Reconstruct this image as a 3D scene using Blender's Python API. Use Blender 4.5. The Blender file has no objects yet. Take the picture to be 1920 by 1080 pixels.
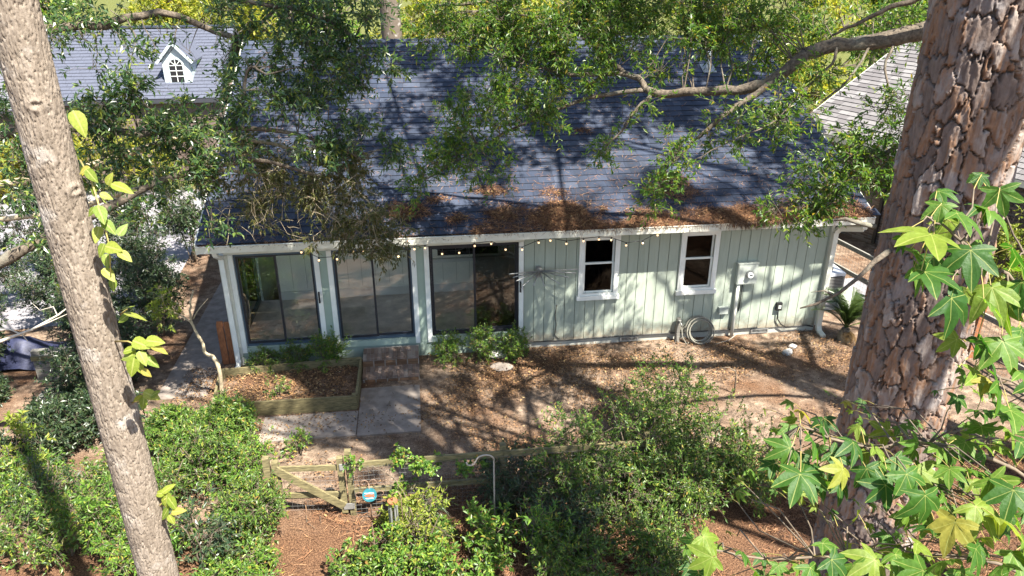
import bpy, math, random
import numpy as np
from mathutils import Vector, Matrix
R = math.radians
rng = np.random.default_rng(7)
random.seed(7)
scn = bpy.context.scene
col = scn.collection

# ------------------------------------------------------------------ camera, sky, sun, exposure
CAM = np.array([3.607, -13.895, 7.744]); YAW, PIT, FPX = .128, .423, 1402.6
FW = np.array([math.sin(YAW)*math.cos(PIT), math.cos(YAW)*math.cos(PIT), -math.sin(PIT)])
RT = np.array([math.cos(YAW), -math.sin(YAW), 0.]); UP = np.cross(RT, FW)
FH = np.array([math.sin(YAW), math.cos(YAW), 0.])
cd = bpy.data.cameras.new('camera'); cam = bpy.data.objects.new('camera', cd); col.objects.link(cam)
cd.sensor_width = 36.; cd.lens = 36.*FPX/1920.; cd.clip_end = 2000.; cd.clip_start = .05
m3 = Matrix(((RT[0], UP[0], -FW[0]), (RT[1], UP[1], -FW[1]), (RT[2], UP[2], -FW[2])))
cam.matrix_world = Matrix.Translation(Vector(CAM)) @ m3.to_4x4()
scn.camera = cam

SUN_EL, SUN_AZ = R(57.), R(35.)
SUN = np.array([math.sin(SUN_AZ)*math.cos(SUN_EL), -math.cos(SUN_AZ)*math.cos(SUN_EL), math.sin(SUN_EL)])
w = bpy.data.worlds.new('World'); scn.world = w; w.use_nodes = True
nt = w.node_tree; bg = nt.nodes['Background']
sky = nt.nodes.new('ShaderNodeTexSky'); sky.sky_type = 'NISHITA'; sky.sun_disc = False
sky.sun_elevation = SUN_EL; sky.sun_rotation = math.atan2(SUN[0], SUN[1])
nt.links.new(sky.outputs[0], bg.inputs[0]); bg.inputs[1].default_value = .075
sl = bpy.data.lights.new('sun', 'SUN'); sl.energy = 5.0; sl.angle = R(.55); sl.color = (1., .95, .86)
so = bpy.data.objects.new('sun', sl); col.objects.link(so)
so.rotation_euler = Vector(SUN).to_track_quat('Z', 'Y').to_euler(); so.location = (10, -20, 30)
scn.view_settings.view_transform = 'Standard'; scn.view_settings.look = 'None'
scn.view_settings.exposure = 2.1; scn.view_settings.gamma = 1.; scn.view_settings.use_curve_mapping = False
scn.render.engine = 'CYCLES'
scn.cycles.max_bounces = 7; scn.cycles.transparent_max_bounces = 12; scn.cycles.use_denoising = True
scn.cycles.transmission_bounces = 4; scn.cycles.glossy_bounces = 3; scn.cycles.diffuse_bounces = 4
scn.cycles.sample_clamp_indirect = 6.

# ------------------------------------------------------------------ picture points to world points
def ray(x, y): return FW + RT*(x-960)/FPX - UP*(y-540)/FPX
def U(x, y, d): return CAM + ray(x, y)*d                       # at depth d
def GZ(x, y, z=0.):
    r = ray(x, y); return CAM + r*(z-CAM[2])/r[2]
def GY(x, y, Y):
    r = ray(x, y); return CAM + r*(Y-CAM[1])/r[1]
def px(P):
    d = np.asarray(P)-CAM; z = d@FW
    return 960+FPX*(d@RT)/z, 540-FPX*(d@UP)/z, z

# ------------------------------------------------------------------ materials
MATS = {}
def newmat(name):
    m = bpy.data.materials.new(name); m.use_nodes = True; MATS[name] = m
    n = m.node_tree.nodes; b = n['Principled BSDF']
    return m, n, m.node_tree.links, b
def ramp(n, stops):
    r = n.new('ShaderNodeValToRGB'); e = r.color_ramp.elements
    while len(e) < len(stops): e.new(.5)
    for i, (p, c) in enumerate(stops): e[i].position = p; e[i].color = (*c, 1)
    return r
def posn(n, l, scale=(1, 1, 1), rot=(0, 0, 0)):
    g = n.new('ShaderNodeNewGeometry'); mp = n.new('ShaderNodeMapping')
    mp.inputs['Scale'].default_value = scale; mp.inputs['Rotation'].default_value = rot
    l.new(g.outputs['Position'], mp.inputs['Vector']); return mp.outputs[0]
def noise(n, l, vec, scale, detail=6, rough=.6):
    t = n.new('ShaderNodeTexNoise'); t.inputs['Scale'].default_value = scale
    t.inputs['Detail'].default_value = detail; t.inputs['Roughness'].default_value = rough
    l.new(vec, t.inputs['Vector']); return t.outputs['Fac']
def bump(n, l, b, h, strength=.3, dist=.01):
    bp = n.new('ShaderNodeBump'); bp.inputs['Strength'].default_value = strength; bp.inputs['Distance'].default_value = dist
    l.new(h, bp.inputs['Height']); l.new(bp.outputs[0], b.inputs['Normal'])
def rnd_value(n, l):
    """per-face attribute rnd plus the object's own random number"""
    a = n.new('ShaderNodeAttribute'); a.attribute_name = 'rnd'
    o = n.new('ShaderNodeObjectInfo'); s = n.new('ShaderNodeMath'); s.operation = 'ADD'
    f = n.new('ShaderNodeMath'); f.operation = 'FRACT'
    l.new(a.outputs['Fac'], s.inputs[0]); l.new(o.outputs['Random'], s.inputs[1]); l.new(s.outputs[0], f.inputs[0])
    return f.outputs[0]
def mixc(n, l, fac, a, b, mode='MIX'):
    m = n.new('ShaderNodeMix'); m.data_type = 'RGBA'; m.blend_type = mode
    if isinstance(fac, (int, float)): m.inputs[0].default_value = fac
    else: l.new(fac, m.inputs[0])
    for s, v in ((m.inputs[6], a), (m.inputs[7], b)):
        if isinstance(v, tuple): s.default_value = (*v, 1)
        else: l.new(v, s)
    return m.outputs[2]
def plain(name, c, rough=.6, var=.12, scale=6., metal=0., bumpd=0., stretch=(1, 1, 1), dirt=None, spec=.4):
    m, n, l, b = newmat(name)
    v = posn(n, l, stretch); f = noise(n, l, v, scale)
    lo = tuple(x*(1-var*1.6) for x in c); hi = tuple(min(1, x*(1+var)) for x in c)
    r = ramp(n, [(.3, lo), (.7, hi)]); l.new(f, r.inputs[0]); o = r.outputs[0]
    if dirt:
        f2 = noise(n, l, posn(n, l), 2.3, 8, .7); r2 = ramp(n, [(.52, (0, 0, 0)), (.72, (1, 1, 1))]); l.new(f2, r2.inputs[0])
        mm = n.new('ShaderNodeMath'); mm.operation = 'MULTIPLY'; mm.inputs[1].default_value = dirt[0]; l.new(r2.outputs[0], mm.inputs[0])
        o = mixc(n, l, mm.outputs[0], o, dirt[1])
    l.new(o, b.inputs['Base Color']); b.inputs['Roughness'].default_value = rough; b.inputs['Metallic'].default_value = metal
    b.inputs['Specular IOR Level'].default_value = spec
    if bumpd: bump(n, l, b, f, .6, bumpd)
    return m
def varied(name, stops, rough=.8, grain=30., var=.25, bumpd=.004, stretch=(1, 1, 1), spec=.3):
    """colour chosen per piece, with fine grain"""
    m, n, l, b = newmat(name)
    r = ramp(n, stops); l.new(rnd_value(n, l), r.inputs[0])
    f = noise(n, l, posn(n, l, stretch), grain, 6, .7)
    r2 = ramp(n, [(.25, (1-var,)*3), (.75, (1+var*.0 if var > 1 else 1,)*3)]); l.new(f, r2.inputs[0])
    l.new(mixc(n, l, 1., r.outputs[0], r2.outputs[0], 'MULTIPLY'), b.inputs['Base Color'])
    b.inputs['Roughness'].default_value = rough; b.inputs['Specular IOR Level'].default_value = spec
    if bumpd: bump(n, l, b, f, .7, bumpd)
    return m
def leafmat(name, stops, trans=.35, rough=.42, spec=.45, veins=False):
    m, n, l, b = newmat(name)
    r = ramp(n, stops); l.new(rnd_value(n, l), r.inputs[0]); rc = r.outputs[0]
    if veins:                                                   # pale ribs and blotched blade on large leaves
        a = n.new('ShaderNodeAttribute'); a.attribute_name = 'rib'; rr = ramp(n, [(.82, (0, 0, 0)), (.97, (.8, .8, .8))]); l.new(a.outputs['Fac'], rr.inputs[0])
        tc = n.new('ShaderNodeTexCoord'); f = noise(n, l, tc.outputs['Object'], 9., 6, .65); r2 = ramp(n, [(.3, (.62, .66, .6)), (.65, (1, 1, 1))]); l.new(f, r2.inputs[0])
        rc = mixc(n, l, 1., rc, r2.outputs[0], 'MULTIPLY'); rc = mixc(n, l, rr.outputs[0], rc, (.32, .34, .10)); bump(n, l, b, f, .5, .006)
    l.new(rc, b.inputs['Base Color']); b.inputs['Roughness'].default_value = rough
    b.inputs['Specular IOR Level'].default_value = spec
    t = n.new('ShaderNodeBsdfTranslucent'); h = n.new('ShaderNodeHueSaturation'); h.inputs['Value'].default_value = 1.6
    h.inputs['Hue'].default_value = .497; h.inputs['Saturation'].default_value = 1.1
    l.new(rc, h.inputs['Color']); l.new(h.outputs[0], t.inputs['Color'])
    mx = n.new('ShaderNodeMixShader'); mx.inputs[0].default_value = trans
    l.new(b.outputs[0], mx.inputs[1]); l.new(t.outputs[0], mx.inputs[2])
    l.new(mx.outputs[0], n['Material Output'].inputs[0])
    return m
def glassmat(name, tint, refl=1.):
    m = bpy.data.materials.new(name); m.use_nodes = True; MATS[name] = m
    n = m.node_tree.nodes; l = m.node_tree.links; n.remove(n['Principled BSDF'])
    t = n.new('ShaderNodeBsdfTransparent'); t.inputs[0].default_value = (*tint, 1)
    g = n.new('ShaderNodeBsdfGlossy'); g.inputs['Roughness'].default_value = .01
    f = n.new('ShaderNodeFresnel'); f.inputs['IOR'].default_value = 1.6
    k = n.new('ShaderNodeMath'); k.operation = 'MULTIPLY'; k.inputs[1].default_value = refl; l.new(f.outputs[0], k.inputs[0])
    mx = n.new('ShaderNodeMixShader'); l.new(k.outputs[0], mx.inputs[0]); l.new(t.outputs[0], mx.inputs[1]); l.new(g.outputs[0], mx.inputs[2])
    l.new(mx.outputs[0], n['Material Output'].inputs[0])
    return m

def wallpaint():
    m, n, l, b = newmat('siding_paint')
    f = noise(n, l, posn(n, l, (1.6, 1, .25)), 3., 6, .6); r = ramp(n, [(.3, (.275, .315, .255)), (.7, (.325, .365, .30))]); l.new(f, r.inputs[0]); o = r.outputs[0]
    s = noise(n, l, posn(n, l, (7, 1, .5)), 1.6, 8, .7); r2 = ramp(n, [(.54, (0, 0, 0)), (.74, (.5, .5, .5))]); l.new(s, r2.inputs[0]); o = mixc(n, l, r2.outputs[0], o, (.17, .19, .135))     # mildew runs
    g = n.new('ShaderNodeNewGeometry'); x = n.new('ShaderNodeSeparateXYZ'); l.new(g.outputs['Position'], x.inputs[0])
    q = noise(n, l, posn(n, l), 9., 8, .75); q2 = n.new('ShaderNodeMath'); q2.operation = 'MULTIPLY_ADD'; q2.inputs[1].default_value = -.9; l.new(q, q2.inputs[0]); l.new(x.outputs['Z'], q2.inputs[2])
    mr = n.new('ShaderNodeMapRange'); mr.inputs[1].default_value = -.02; mr.inputs[2].default_value = -.34; mr.inputs[4].default_value = .75; l.new(q2.outputs[0], mr.inputs[0])
    o = mixc(n, l, mr.outputs[0], o, (.20, .135, .085))                                                                     # rain splash of soil
    l.new(o, b.inputs['Base Color']); b.inputs['Roughness'].default_value = .65; bump(n, l, b, noise(n, l, posn(n, l, (12, 1, 1)), 14., 4), .25, .004)
    return m
SIDING = wallpaint()
GREENTRIM = plain('green_trim', (.285, .355, .295), .55, .06, 3.)
GROOVE = plain('groove_paint', (.07, .085, .07), .8)
CREAM = plain('cream_trim', (.62, .61, .52), .5, .06, 3., dirt=(.35, (.40, .37, .28)))
WHITE = plain('white_trim', (.70, .71, .66), .45, .05, 3., dirt=(.3, (.45, .43, .36)))
DARKF = plain('dark_bronze_frame', (.025, .025, .03), .4, .1)
BLUEF = plain('blue_grey_frame', (.06, .09, .12), .4, .1)
GLASS = glassmat('clear_glass', (.99, .99, .98), 1.9)
SCREEN = glassmat('screened_glass', (.45, .45, .44), 2.2)
WGLASS = glassmat('window_glass', (.30, .31, .32), .4)
INWALL = plain('interior_wall', (.86, .86, .76), .7, .05, 2.)
CARPET = plain('interior_carpet', (.68, .61, .52), .95, .2, 4., bumpd=.004)
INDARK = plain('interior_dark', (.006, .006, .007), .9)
SHINGLE = varied('shingle', [(0, (.026, .035, .058)), (.4, (.036, .047, .076)), (.75, (.046, .058, .090)), (1, (.064, .076, .108))], .9, 60., .45, .003)
BUTT = plain('shingle_edge', (.014, .016, .024), .95)
def weather(m, lo=.62):
    n, l = m.node_tree.nodes, m.node_tree.links; b = n['Principled BSDF']; s = b.inputs['Base Color'].links[0].from_socket
    f = noise(n, l, posn(n, l, (1.3, .35, .35)), 1.5, 6, .65); r = ramp(n, [(.35, (lo, lo, lo*.98)), (.6, (1, 1, 1))]); l.new(f, r.inputs[0]); o = mixc(n, l, 1., s, r.outputs[0], 'MULTIPLY')
    f2 = noise(n, l, posn(n, l), 3.2, 8, .8); r2 = ramp(n, [(.6, (0, 0, 0)), (.75, (.45, .45, .45))]); l.new(f2, r2.inputs[0]); l.new(mixc(n, l, r2.outputs[0], o, (.10, .105, .10)), b.inputs['Base Color'])
weather(SHINGLE)
DECK = plain('roof_felt', (.03, .032, .04), .95)
NSHINGLE = varied('pale_shingle', [(0, (.12, .11, .11)), (.5, (.16, .15, .148)), (1, (.21, .20, .195))], .9, 60., .3, .003)
BRICK = varied('brick_red', [(0, (.11, .06, .035)), (.5, (.16, .09, .05)), (1, (.22, .13, .075))], .9, 40., .35, .003)
TREADBRICK = varied('dusty_brick', [(0, (.14, .095, .07)), (.4, (.19, .135, .105)), (.8, (.22, .17, .14)), (1, (.26, .215, .18))], .95, 40., .3, .003)  # paler, greyer brick for the step treads
GBRICK = varied('brick_grey_brown', [(0, (.10, .075, .065)), (.4, (.15, .11, .095)), (.8, (.20, .16, .14)), (1, (.13, .12, .12))], .9, 40., .3, .003)
MORTAR = plain('mortar', (.26, .24, .21), .95)
CONC = plain('concrete', (.205, .172, .145), .9, .22, 5., bumpd=.004, dirt=(.8, (.11, .085, .065)))
PALECONC = plain('pale_concrete', (.20, .19, .20), .9, .14, 3., bumpd=.003, dirt=(.4, (.3, .27, .25)))
LUMBER = plain('treated_lumber', (.155, .13, .062), .85, .4, 9., bumpd=.003, stretch=(1, 6, 6), dirt=(.5, (.16, .13, .06)))
OLDWOOD = plain('weathered_wood', (.19, .18, .155), .9, .25, 12., bumpd=.004, stretch=(1, 5, 5), dirt=(.4, (.16, .15, .12)))
CEDAR = plain('stained_wood', (.26, .10, .04), .8, .25, 10., stretch=(5, 5, 1), bumpd=.003)
WIRE = plain('dull_wire', (.11, .11, .105), .7)
METAL = plain('galvanised_metal', (.30, .30, .285), .5, .12, 8., .5)
RUST = plain('rusty_metal', (.20, .13, .09), .8, .2, 20., .2)
GREYBOX = plain('grey_box_paint', (.40, .43, .38), .5, .06)
BLACK = plain('black_plastic', (.016, .016, .017), .5)
HOSE = plain('grey_hose', (.22, .21, .17), .6, .2, 20.)
ROCK = plain('pale_rock', (.36, .345, .32), .9, .2, 12., bumpd=.01)
TARP = plain('dark_blue_tarp', (.022, .026, .06), .55, .3, 6., bumpd=.02)
OAKBARK = plain('oak_bark', (.105, .083, .06), .95, .45, 28., bumpd=.02, dirt=(.75, (.20, .20, .155)))
TWIG = plain('twig_bark', (.13, .10, .07), .9, .3, 20.)
DEADTWIG = plain('dead_twig', (.40, .36, .29), .9, .2, 20.)
CANE = plain('pale_bark', (.38, .31, .20), .85, .3, 20., bumpd=.004)
PETIOLE = plain('petiole', (.30, .24, .07), .6)
STRAW = varied('pine_straw', [(0, (.055, .033, .024)), (.4, (.15, .075, .042)), (.75, (.29, .14, .068)), (1, (.42, .26, .14))], .8, 20., .1, 0)
LITTER = varied('leaf_litter', [(0, (.05, .03, .018)), (.4, (.115, .064, .032)), (.75, (.235, .125, .055)), (.95, (.34, .205, .09)), (1, (.42, .32, .15))], .75, 20., .1, 0)

L_OAK = leafmat('oak_leaf', [(0, (.038, .088, .018)), (.35, (.066, .14, .024)), (.7, (.115, .195, .03)), (.94, (.20, .255, .036)), (1, (.28, .19, .04))], .5, .36)
L_EVER = leafmat('evergreen_leaf', [(0, (.026, .058, .022)), (.45, (.05, .10, .033)), (.8, (.095, .155, .042)), (1, (.25, .28, .05))], .42, .27, .7)
L_BROWNISH = leafmat('brownish_leaf', [(0, (.045, .055, .015)), (.5, (.085, .095, .024)), (.85, (.13, .125, .034)), (1, (.19, .14, .05))], .3, .45)
L_AZALEA = leafmat('azalea_leaf', [(0, (.045, .105, .018)), (.4, (.09, .18, .026)), (.8, (.155, .255, .035)), (.95, (.28, .32, .05)), (1, (.32, .19, .05))], .40, .42)
L_SHRUB = leafmat('shrub_leaf', [(0, (.042, .08, .016)), (.5, (.072, .14, .024)), (.85, (.135, .21, .032)), (.96, (.26, .28, .045)), (1, (.24, .13, .04))], .35, .42)
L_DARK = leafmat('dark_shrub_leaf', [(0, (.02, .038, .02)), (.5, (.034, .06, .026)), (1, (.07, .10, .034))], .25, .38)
L_YELLOW = leafmat('yellow_green_leaf', [(0, (.14, .20, .025)), (.5, (.21, .26, .035)), (.9, (.28, .30, .05)), (1, (.34, .28, .06))], .38, .5, .35, True)
L_GUM = leafmat('sweetgum_leaf', [(0, (.03, .09, .014)), (.35, (.055, .135, .018)), (.7, (.10, .19, .024)), (.95, (.19, .25, .035)), (1, (.30, .26, .05))], .46, .5, .3, True)
L_FAR = leafmat('far_leaf', [(0, (.15, .19, .03)), (.4, (.24, .27, .04)), (.8, (.34, .34, .05)), (1, (.46, .38, .06))], .55, .5)
L_NEEDLE = leafmat('needle', [(0, (.03, .055, .018)), (1, (.06, .085, .025))], .2, .5)
L_SAGO = leafmat('sago_leaf', [(0, (.03, .055, .014)), (1, (.06, .09, .02))], .2, .3, .6)
L_SAGODEAD = leafmat('sago_dead', [(0, (.10, .06, .02)), (1, (.20, .115, .035))], .2, .6)

def barkmat(name, stops, grain, rough=.9, spots=None):
    m, n, l, b = newmat(name)
    a = n.new('ShaderNodeAttribute'); a.attribute_name = 'plate'
    r = ramp(n, stops); l.new(a.outputs['Fac'], r.inputs[0])
    v = posn(n, l, (1, 1, .45)); f = noise(n, l, v, grain, 8, .7)
    r2 = ramp(n, [(.25, (.55, .53, .52)), (.7, (1, 1, 1))]); l.new(f, r2.inputs[0])
    o = mixc(n, l, 1., r.outputs[0], r2.outputs[0], 'MULTIPLY')
    if spots:
        f2 = noise(n, l, posn(n, l), spots[0], 5, .6); r3 = ramp(n, [(.56, (0, 0, 0)), (.66, (1, 1, 1))]); l.new(f2, r3.inputs[0])
        mm = n.new('ShaderNodeMath'); mm.operation = 'MULTIPLY'; mm.inputs[1].default_value = spots[1]; l.new(r3.outputs[0], mm.inputs[0])
        o = mixc(n, l, mm.outputs[0], o, spots[2])
    l.new(o, b.inputs['Base Color']); b.inputs['Roughness'].default_value = rough; b.inputs['Specular IOR Level'].default_value = .2
    bump(n, l, b, f, .8, .012)
    return m
PINEBARK = barkmat('pine_bark', [(0, (.085, .065, .058)), (.3, (.14, .108, .092)), (.5, (.195, .15, .125)), (.62, (.24, .135, .078)), (.74, (.25, .195, .16)), (1, (.38, .335, .295))], 34., spots=(3.5, .55, (.235, .22, .215)))
GUMBARK = barkmat('smooth_bark', [(0, (.13, .105, .08)), (.5, (.23, .19, .15)), (1, (.33, .285, .235))], 46., spots=(3., .65, (.38, .35, .315)))

def groundmat():
    m, n, l, b = newmat('ground_soil')
    v = posn(n, l)
    big = noise(n, l, v, .55, 4); mid = noise(n, l, v, 5., 8, .7); fine = noise(n, l, v, 45., 6, .75)
    soil = ramp(n, [(.3, (.075, .055, .04)), (.46, (.19, .137, .098)), (.64, (.40, .30, .215))]); l.new(mid, soil.inputs[0])
    straw = ramp(n, [(.34, (.045, .025, .016)), (.52, (.16, .085, .047)), (.7, (.30, .18, .10))]); l.new(fine, straw.inputs[0])
    k = ramp(n, [(.46, (0, 0, 0)), (.66, (1, 1, 1))]); l.new(big, k.inputs[0])
    c = mixc(n, l, k.outputs[0], soil.outputs[0], straw.outputs[0])
    # front bed beyond the fence is pine straw; the far side of the house is lawn
    g = n.new('ShaderNodeNewGeometry'); s = n.new('ShaderNodeSeparateXYZ'); l.new(g.outputs['Position'], s.inputs[0])
    def step(sock, a, bb):
        mr = n.new('ShaderNodeMapRange'); mr.inputs[1].default_value = a; mr.inputs[2].default_value = bb; l.new(sock, mr.inputs[0]); return mr.outputs[0]
    c = mixc(n, l, step(s.outputs['Y'], -4.3, -5.2), c, straw.outputs[0])
    lawn = ramp(n, [(.3, (.05, .065, .018)), (.55, (.13, .14, .035)), (.8, (.24, .21, .07))]); l.new(mid, lawn.inputs[0])
    c = mixc(n, l, step(s.outputs['Y'], 11., 14.), c, lawn.outputs[0])
    sp = ramp(n, [(.38, (.45, .43, .42)), (.62, (1, 1, 1))]); l.new(fine, sp.inputs[0])
    c = mixc(n, l, 1., c, sp.outputs[0], 'MULTIPLY')
    l.new(c, b.inputs['Base Color']); b.inputs['Roughness'].default_value = .95; b.inputs['Specular IOR Level'].default_value = .15
    bump(n, l, b, fine, .9, .03)
    return m
GROUND = groundmat()
bulbm, n_, l_, b_ = newmat('lit_bulb'); b_.inputs['Base Color'].default_value = (.9, .7, .45, 1)
b_.inputs['Emission Color'].default_value = (1., .62, .30, 1); b_.inputs['Emission Strength'].default_value = .5
tealm = plain('teal_glaze', (.03, .15, .18), .3, .25, 14.); redm = plain('red_glaze', (.5, .10, .05), .35); whitem = plain('white_glaze', (.7, .72, .7), .35)

# ------------------------------------------------------------------ objects
WL = {}
def tag(o, label=None, cat=None, group=None, kind=None):
    if label: o['label'] = label
    if cat: o['category'] = cat
    if group: o['group'] = group
    if kind: o['kind'] = kind
    return o
def empty(name, loc, label, cat, group=None):
    o = bpy.data.objects.new(name, None); col.objects.link(o); o.location = Vector(loc); o.empty_display_size = .1
    WL[o.name] = Vector(loc); return tag(o, label, cat, group)
def adopt(o, parent):
    o.parent = parent; o.matrix_parent_inverse = Matrix.Translation(-WL.get(parent.name, Vector((0, 0, 0))))
def mesh_np(name, V, F, mat, parent=None, rnd=None, smooth=False, attr='rnd', point=False, keep=False, slots=None, mi=None):
    """V (n,3), F (m,k) arrays, or a list of such F; one mesh object"""
    Fs = F if isinstance(F, list) else [F]
    Fs = [np.asarray(f) for f in Fs if len(f)]
    me = bpy.data.meshes.new(name)
    V = np.asarray(V, dtype=np.float64)
    loc = Vector((0, 0, 0))
    if parent is None and not keep:
        lo, hi = V.min(0), V.max(0); loc = Vector(((lo[0]+hi[0])/2, (lo[1]+hi[1])/2, lo[2])); V = V-np.array(loc)
    me.vertices.add(len(V)); me.vertices.foreach_set('co', V.astype(np.float32).ravel())
    idx = np.concatenate([f.ravel() for f in Fs]).astype(np.int32)
    tot = np.concatenate([np.full(len(f), f.shape[1]) for f in Fs]).astype(np.int32)
    me.loops.add(len(idx)); me.loops.foreach_set('vertex_index', idx)
    me.polygons.add(len(tot)); me.polygons.foreach_set('loop_start', np.concatenate([[0], np.cumsum(tot)[:-1]]).astype(np.int32))
    try: me.polygons.foreach_set('loop_total', tot)
    except Exception: pass
    me.polygons.foreach_set('use_smooth', np.full(len(tot), smooth))
    for m in ([mat] if not slots else slots): me.materials.append(m)
    if mi is not None: me.polygons.foreach_set('material_index', np.asarray(mi, dtype=np.int32))
    me.update(calc_edges=True)
    if rnd is not None:
        a = me.attributes.new(attr, 'FLOAT', 'POINT' if point else 'FACE'); a.data.foreach_set('value', np.asarray(rnd, dtype=np.float32))
    o = bpy.data.objects.new(name, me); col.objects.link(o); o.location = loc; WL[o.name] = loc
    if parent is not None: adopt(o, parent); WL[o.name] = Vector((0, 0, 0))
    return o
def share(src, loc, parent, rot=None, scale=None):
    """another object of the same mesh data"""
    o = src.copy(); col.objects.link(o); o.location = loc
    if rot is not None: o.rotation_euler = rot
    if scale is not None: o.scale = scale
    if parent is not None: adopt(o, parent)
    return o
class MB:
    def __init__(s): s.V = []; s.Q = []; s.T = []; s.n = 0
    def add(s, V, Q=None, T=None):
        V = np.asarray(V, float); s.V.append(V)
        if Q is not None and len(Q): s.Q.append(np.asarray(Q)+s.n)
        if T is not None and len(T): s.T.append(np.asarray(T)+s.n)
        s.n += len(V); return s
    def hexa(s, c):                                             # 8 corners: bottom 4, top 4
        return s.add(c, [(3, 2, 1, 0), (4, 5, 6, 7), (0, 1, 5, 4), (1, 2, 6, 5), (2, 3, 7, 6), (3, 0, 4, 7)])
    def box(s, a, b):
        (x0, y0, z0), (x1, y1, z1) = a, b
        return s.hexa([(x0, y0, z0), (x1, y0, z0), (x1, y1, z0), (x0, y1, z0), (x0, y0, z1), (x1, y0, z1), (x1, y1, z1), (x0, y1, z1)])
    def bar(s, p, q, w, h, up=(0, 0, 1)):                       # square bar p to q, w sideways, h along up
        p, q = np.asarray(p, float), np.asarray(q, float); d = (q-p)/np.linalg.norm(q-p)
        sd = np.cross(d, up)
        if np.linalg.norm(sd) < 1e-4: sd = np.cross(d, (1, 0, 0))
        sd /= np.linalg.norm(sd); u = np.cross(sd, d)
        c = [a+sd*w/2*i+u*h/2*j for a in (p, q) for i, j in ((-1, -1), (1, -1), (1, 1), (-1, 1))]
        return s.add(c, [(3, 2, 1, 0), (4, 5, 6, 7), (0, 1, 5, 4), (1, 2, 6, 5), (2, 3, 7, 6), (3, 0, 4, 7)])
    def tube(s, P, r, k=6, cap=True):
        P = np.asarray(P, float); n = len(P); r = np.full(n, r) if np.isscalar(r) else np.asarray(r, float)
        d = np.gradient(P, axis=0); d /= np.linalg.norm(d, axis=1)[:, None]+1e-9
        u = np.cross(d[0], (0, 0, 1.)); u = u if np.linalg.norm(u) > 1e-3 else np.cross(d[0], (1., 0, 0)); u /= np.linalg.norm(u)
        th = np.arange(k)*2*np.pi/k; V = []
        for i in range(n):
            u = u-d[i]*(u@d[i]); u /= np.linalg.norm(u); v = np.cross(d[i], u)
            V.append(P[i]+r[i]*(np.cos(th)[:, None]*u+np.sin(th)[:, None]*v))
        Q = [(i*k+j, i*k+(j+1) % k, (i+1)*k+(j+1) % k, (i+1)*k+j) for i in range(n-1) for j in range(k)]
        V = np.concatenate(V); T = []
        if cap:
            V = np.concatenate([V, P[:1], P[-1:]]); a = n*k
            T = [(a, (j+1) % k, j) for j in range(k)]+[(a+1, (n-1)*k+j, (n-1)*k+(j+1) % k) for j in range(k)]
        return s.add(V, Q, T)
    def disc(s, c, r, axis, t, k=20):
        c = np.asarray(c, float); axis = np.asarray(axis, float)/np.linalg.norm(axis)
        return s.tube([c-axis*t/2, c+axis*t/2], r, k)
    def build(s, name, mat, parent=None, smooth=False, rnd=None):
        V = np.concatenate(s.V); F = []
        if s.Q: F.append(np.concatenate(s.Q))
        if s.T: F.append(np.concatenate(s.T))
        return mesh_np(name, V, F, mat, parent, smooth=smooth, rnd=rnd)
def box(name, a, b, mat, parent=None): return MB().box(a, b).build(name, mat, parent)
def unit(v): return v/(np.linalg.norm(v, axis=-1, keepdims=True)+1e-9)
def vnoise(X, seed=0, oct=4):
    """value noise on (n,3) points"""
    out = np.zeros(len(X)); amp = .5; X = np.asarray(X, float)
    for o in range(oct):
        g = np.random.default_rng(seed+o).random((32, 32, 32)); i = np.floor(X).astype(int); f = X-i; f = f*f*(3-2*f)
        def s(a, b, c): return g[(i[:, 0]+a) % 32, (i[:, 1]+b) % 32, (i[:, 2]+c) % 32]
        x0 = s(0, 0, 0)*(1-f[:, 0])+s(1, 0, 0)*f[:, 0]; x1 = s(0, 1, 0)*(1-f[:, 0])+s(1, 1, 0)*f[:, 0]
        x2 = s(0, 0, 1)*(1-f[:, 0])+s(1, 0, 1)*f[:, 0]; x3 = s(0, 1, 1)*(1-f[:, 0])+s(1, 1, 1)*f[:, 0]
        out += amp*((x0*(1-f[:, 1])+x1*f[:, 1])*(1-f[:, 2])+(x2*(1-f[:, 1])+x3*f[:, 1])*f[:, 2]); amp *= .5; X = X*2.03
    return out

# ------------------------------------------------------------------ the setting
def sheet(name, pts, z, mat):
    V = [(x, y, z) for x, y in pts]; o = mesh_np(name, V, np.array([list(range(len(V)))]), mat, keep=True); return tag(o, kind='structure')
sheet('ground', [(-260, -60), (260, -60), (260, 420), (-260, 420)], 0., GROUND)
sheet('driveway', [(-2.6, 2.6), (-3.2, 13.), (-34, 15.), (-34, 3.), (-9, 2.)], .006, PALECONC)
sheet('air_conditioner_pad', [(12.7, .9), (14.5, .9), (14.9, 2.6), (12.7, 2.6)], .03, PALECONC)
path = box('side_path', (-1.55, -1.1, -.1), (-.62, 5.0, .012), CONC); tag(path, kind='structure')
WL[path.name] = path.location.copy()
pv = bpy.data.objects.new('patio', None); col.objects.link(pv); tag(pv, kind='structure'); WL[pv.name] = Vector((0, 0, 0))
box('slab', (2.30, -2.78, -.08), (3.42, -1.22, .03), CONC, pv)
box('slab', (.62, -2.76, -.08), (2.285, -1.99, .028), CONC, pv)

# ------------------------------------------------------------------ the house
house = empty('house', (6, 0, 0), 'pale green board house with dark blue-grey shingle roof and three sliding glass doors', 'house')
SL, HD = .45, 2.45                                            # door sill, door head
DOORS = [(0., 1.497), (1.851, 3.374), (3.732, 5.529)]
WINS = [(6.774, 7.623, 1.114, 2.52), (8.914, 9.739, 1.114, 2.52)]
XR = 12.215; WT = 2.68
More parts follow.
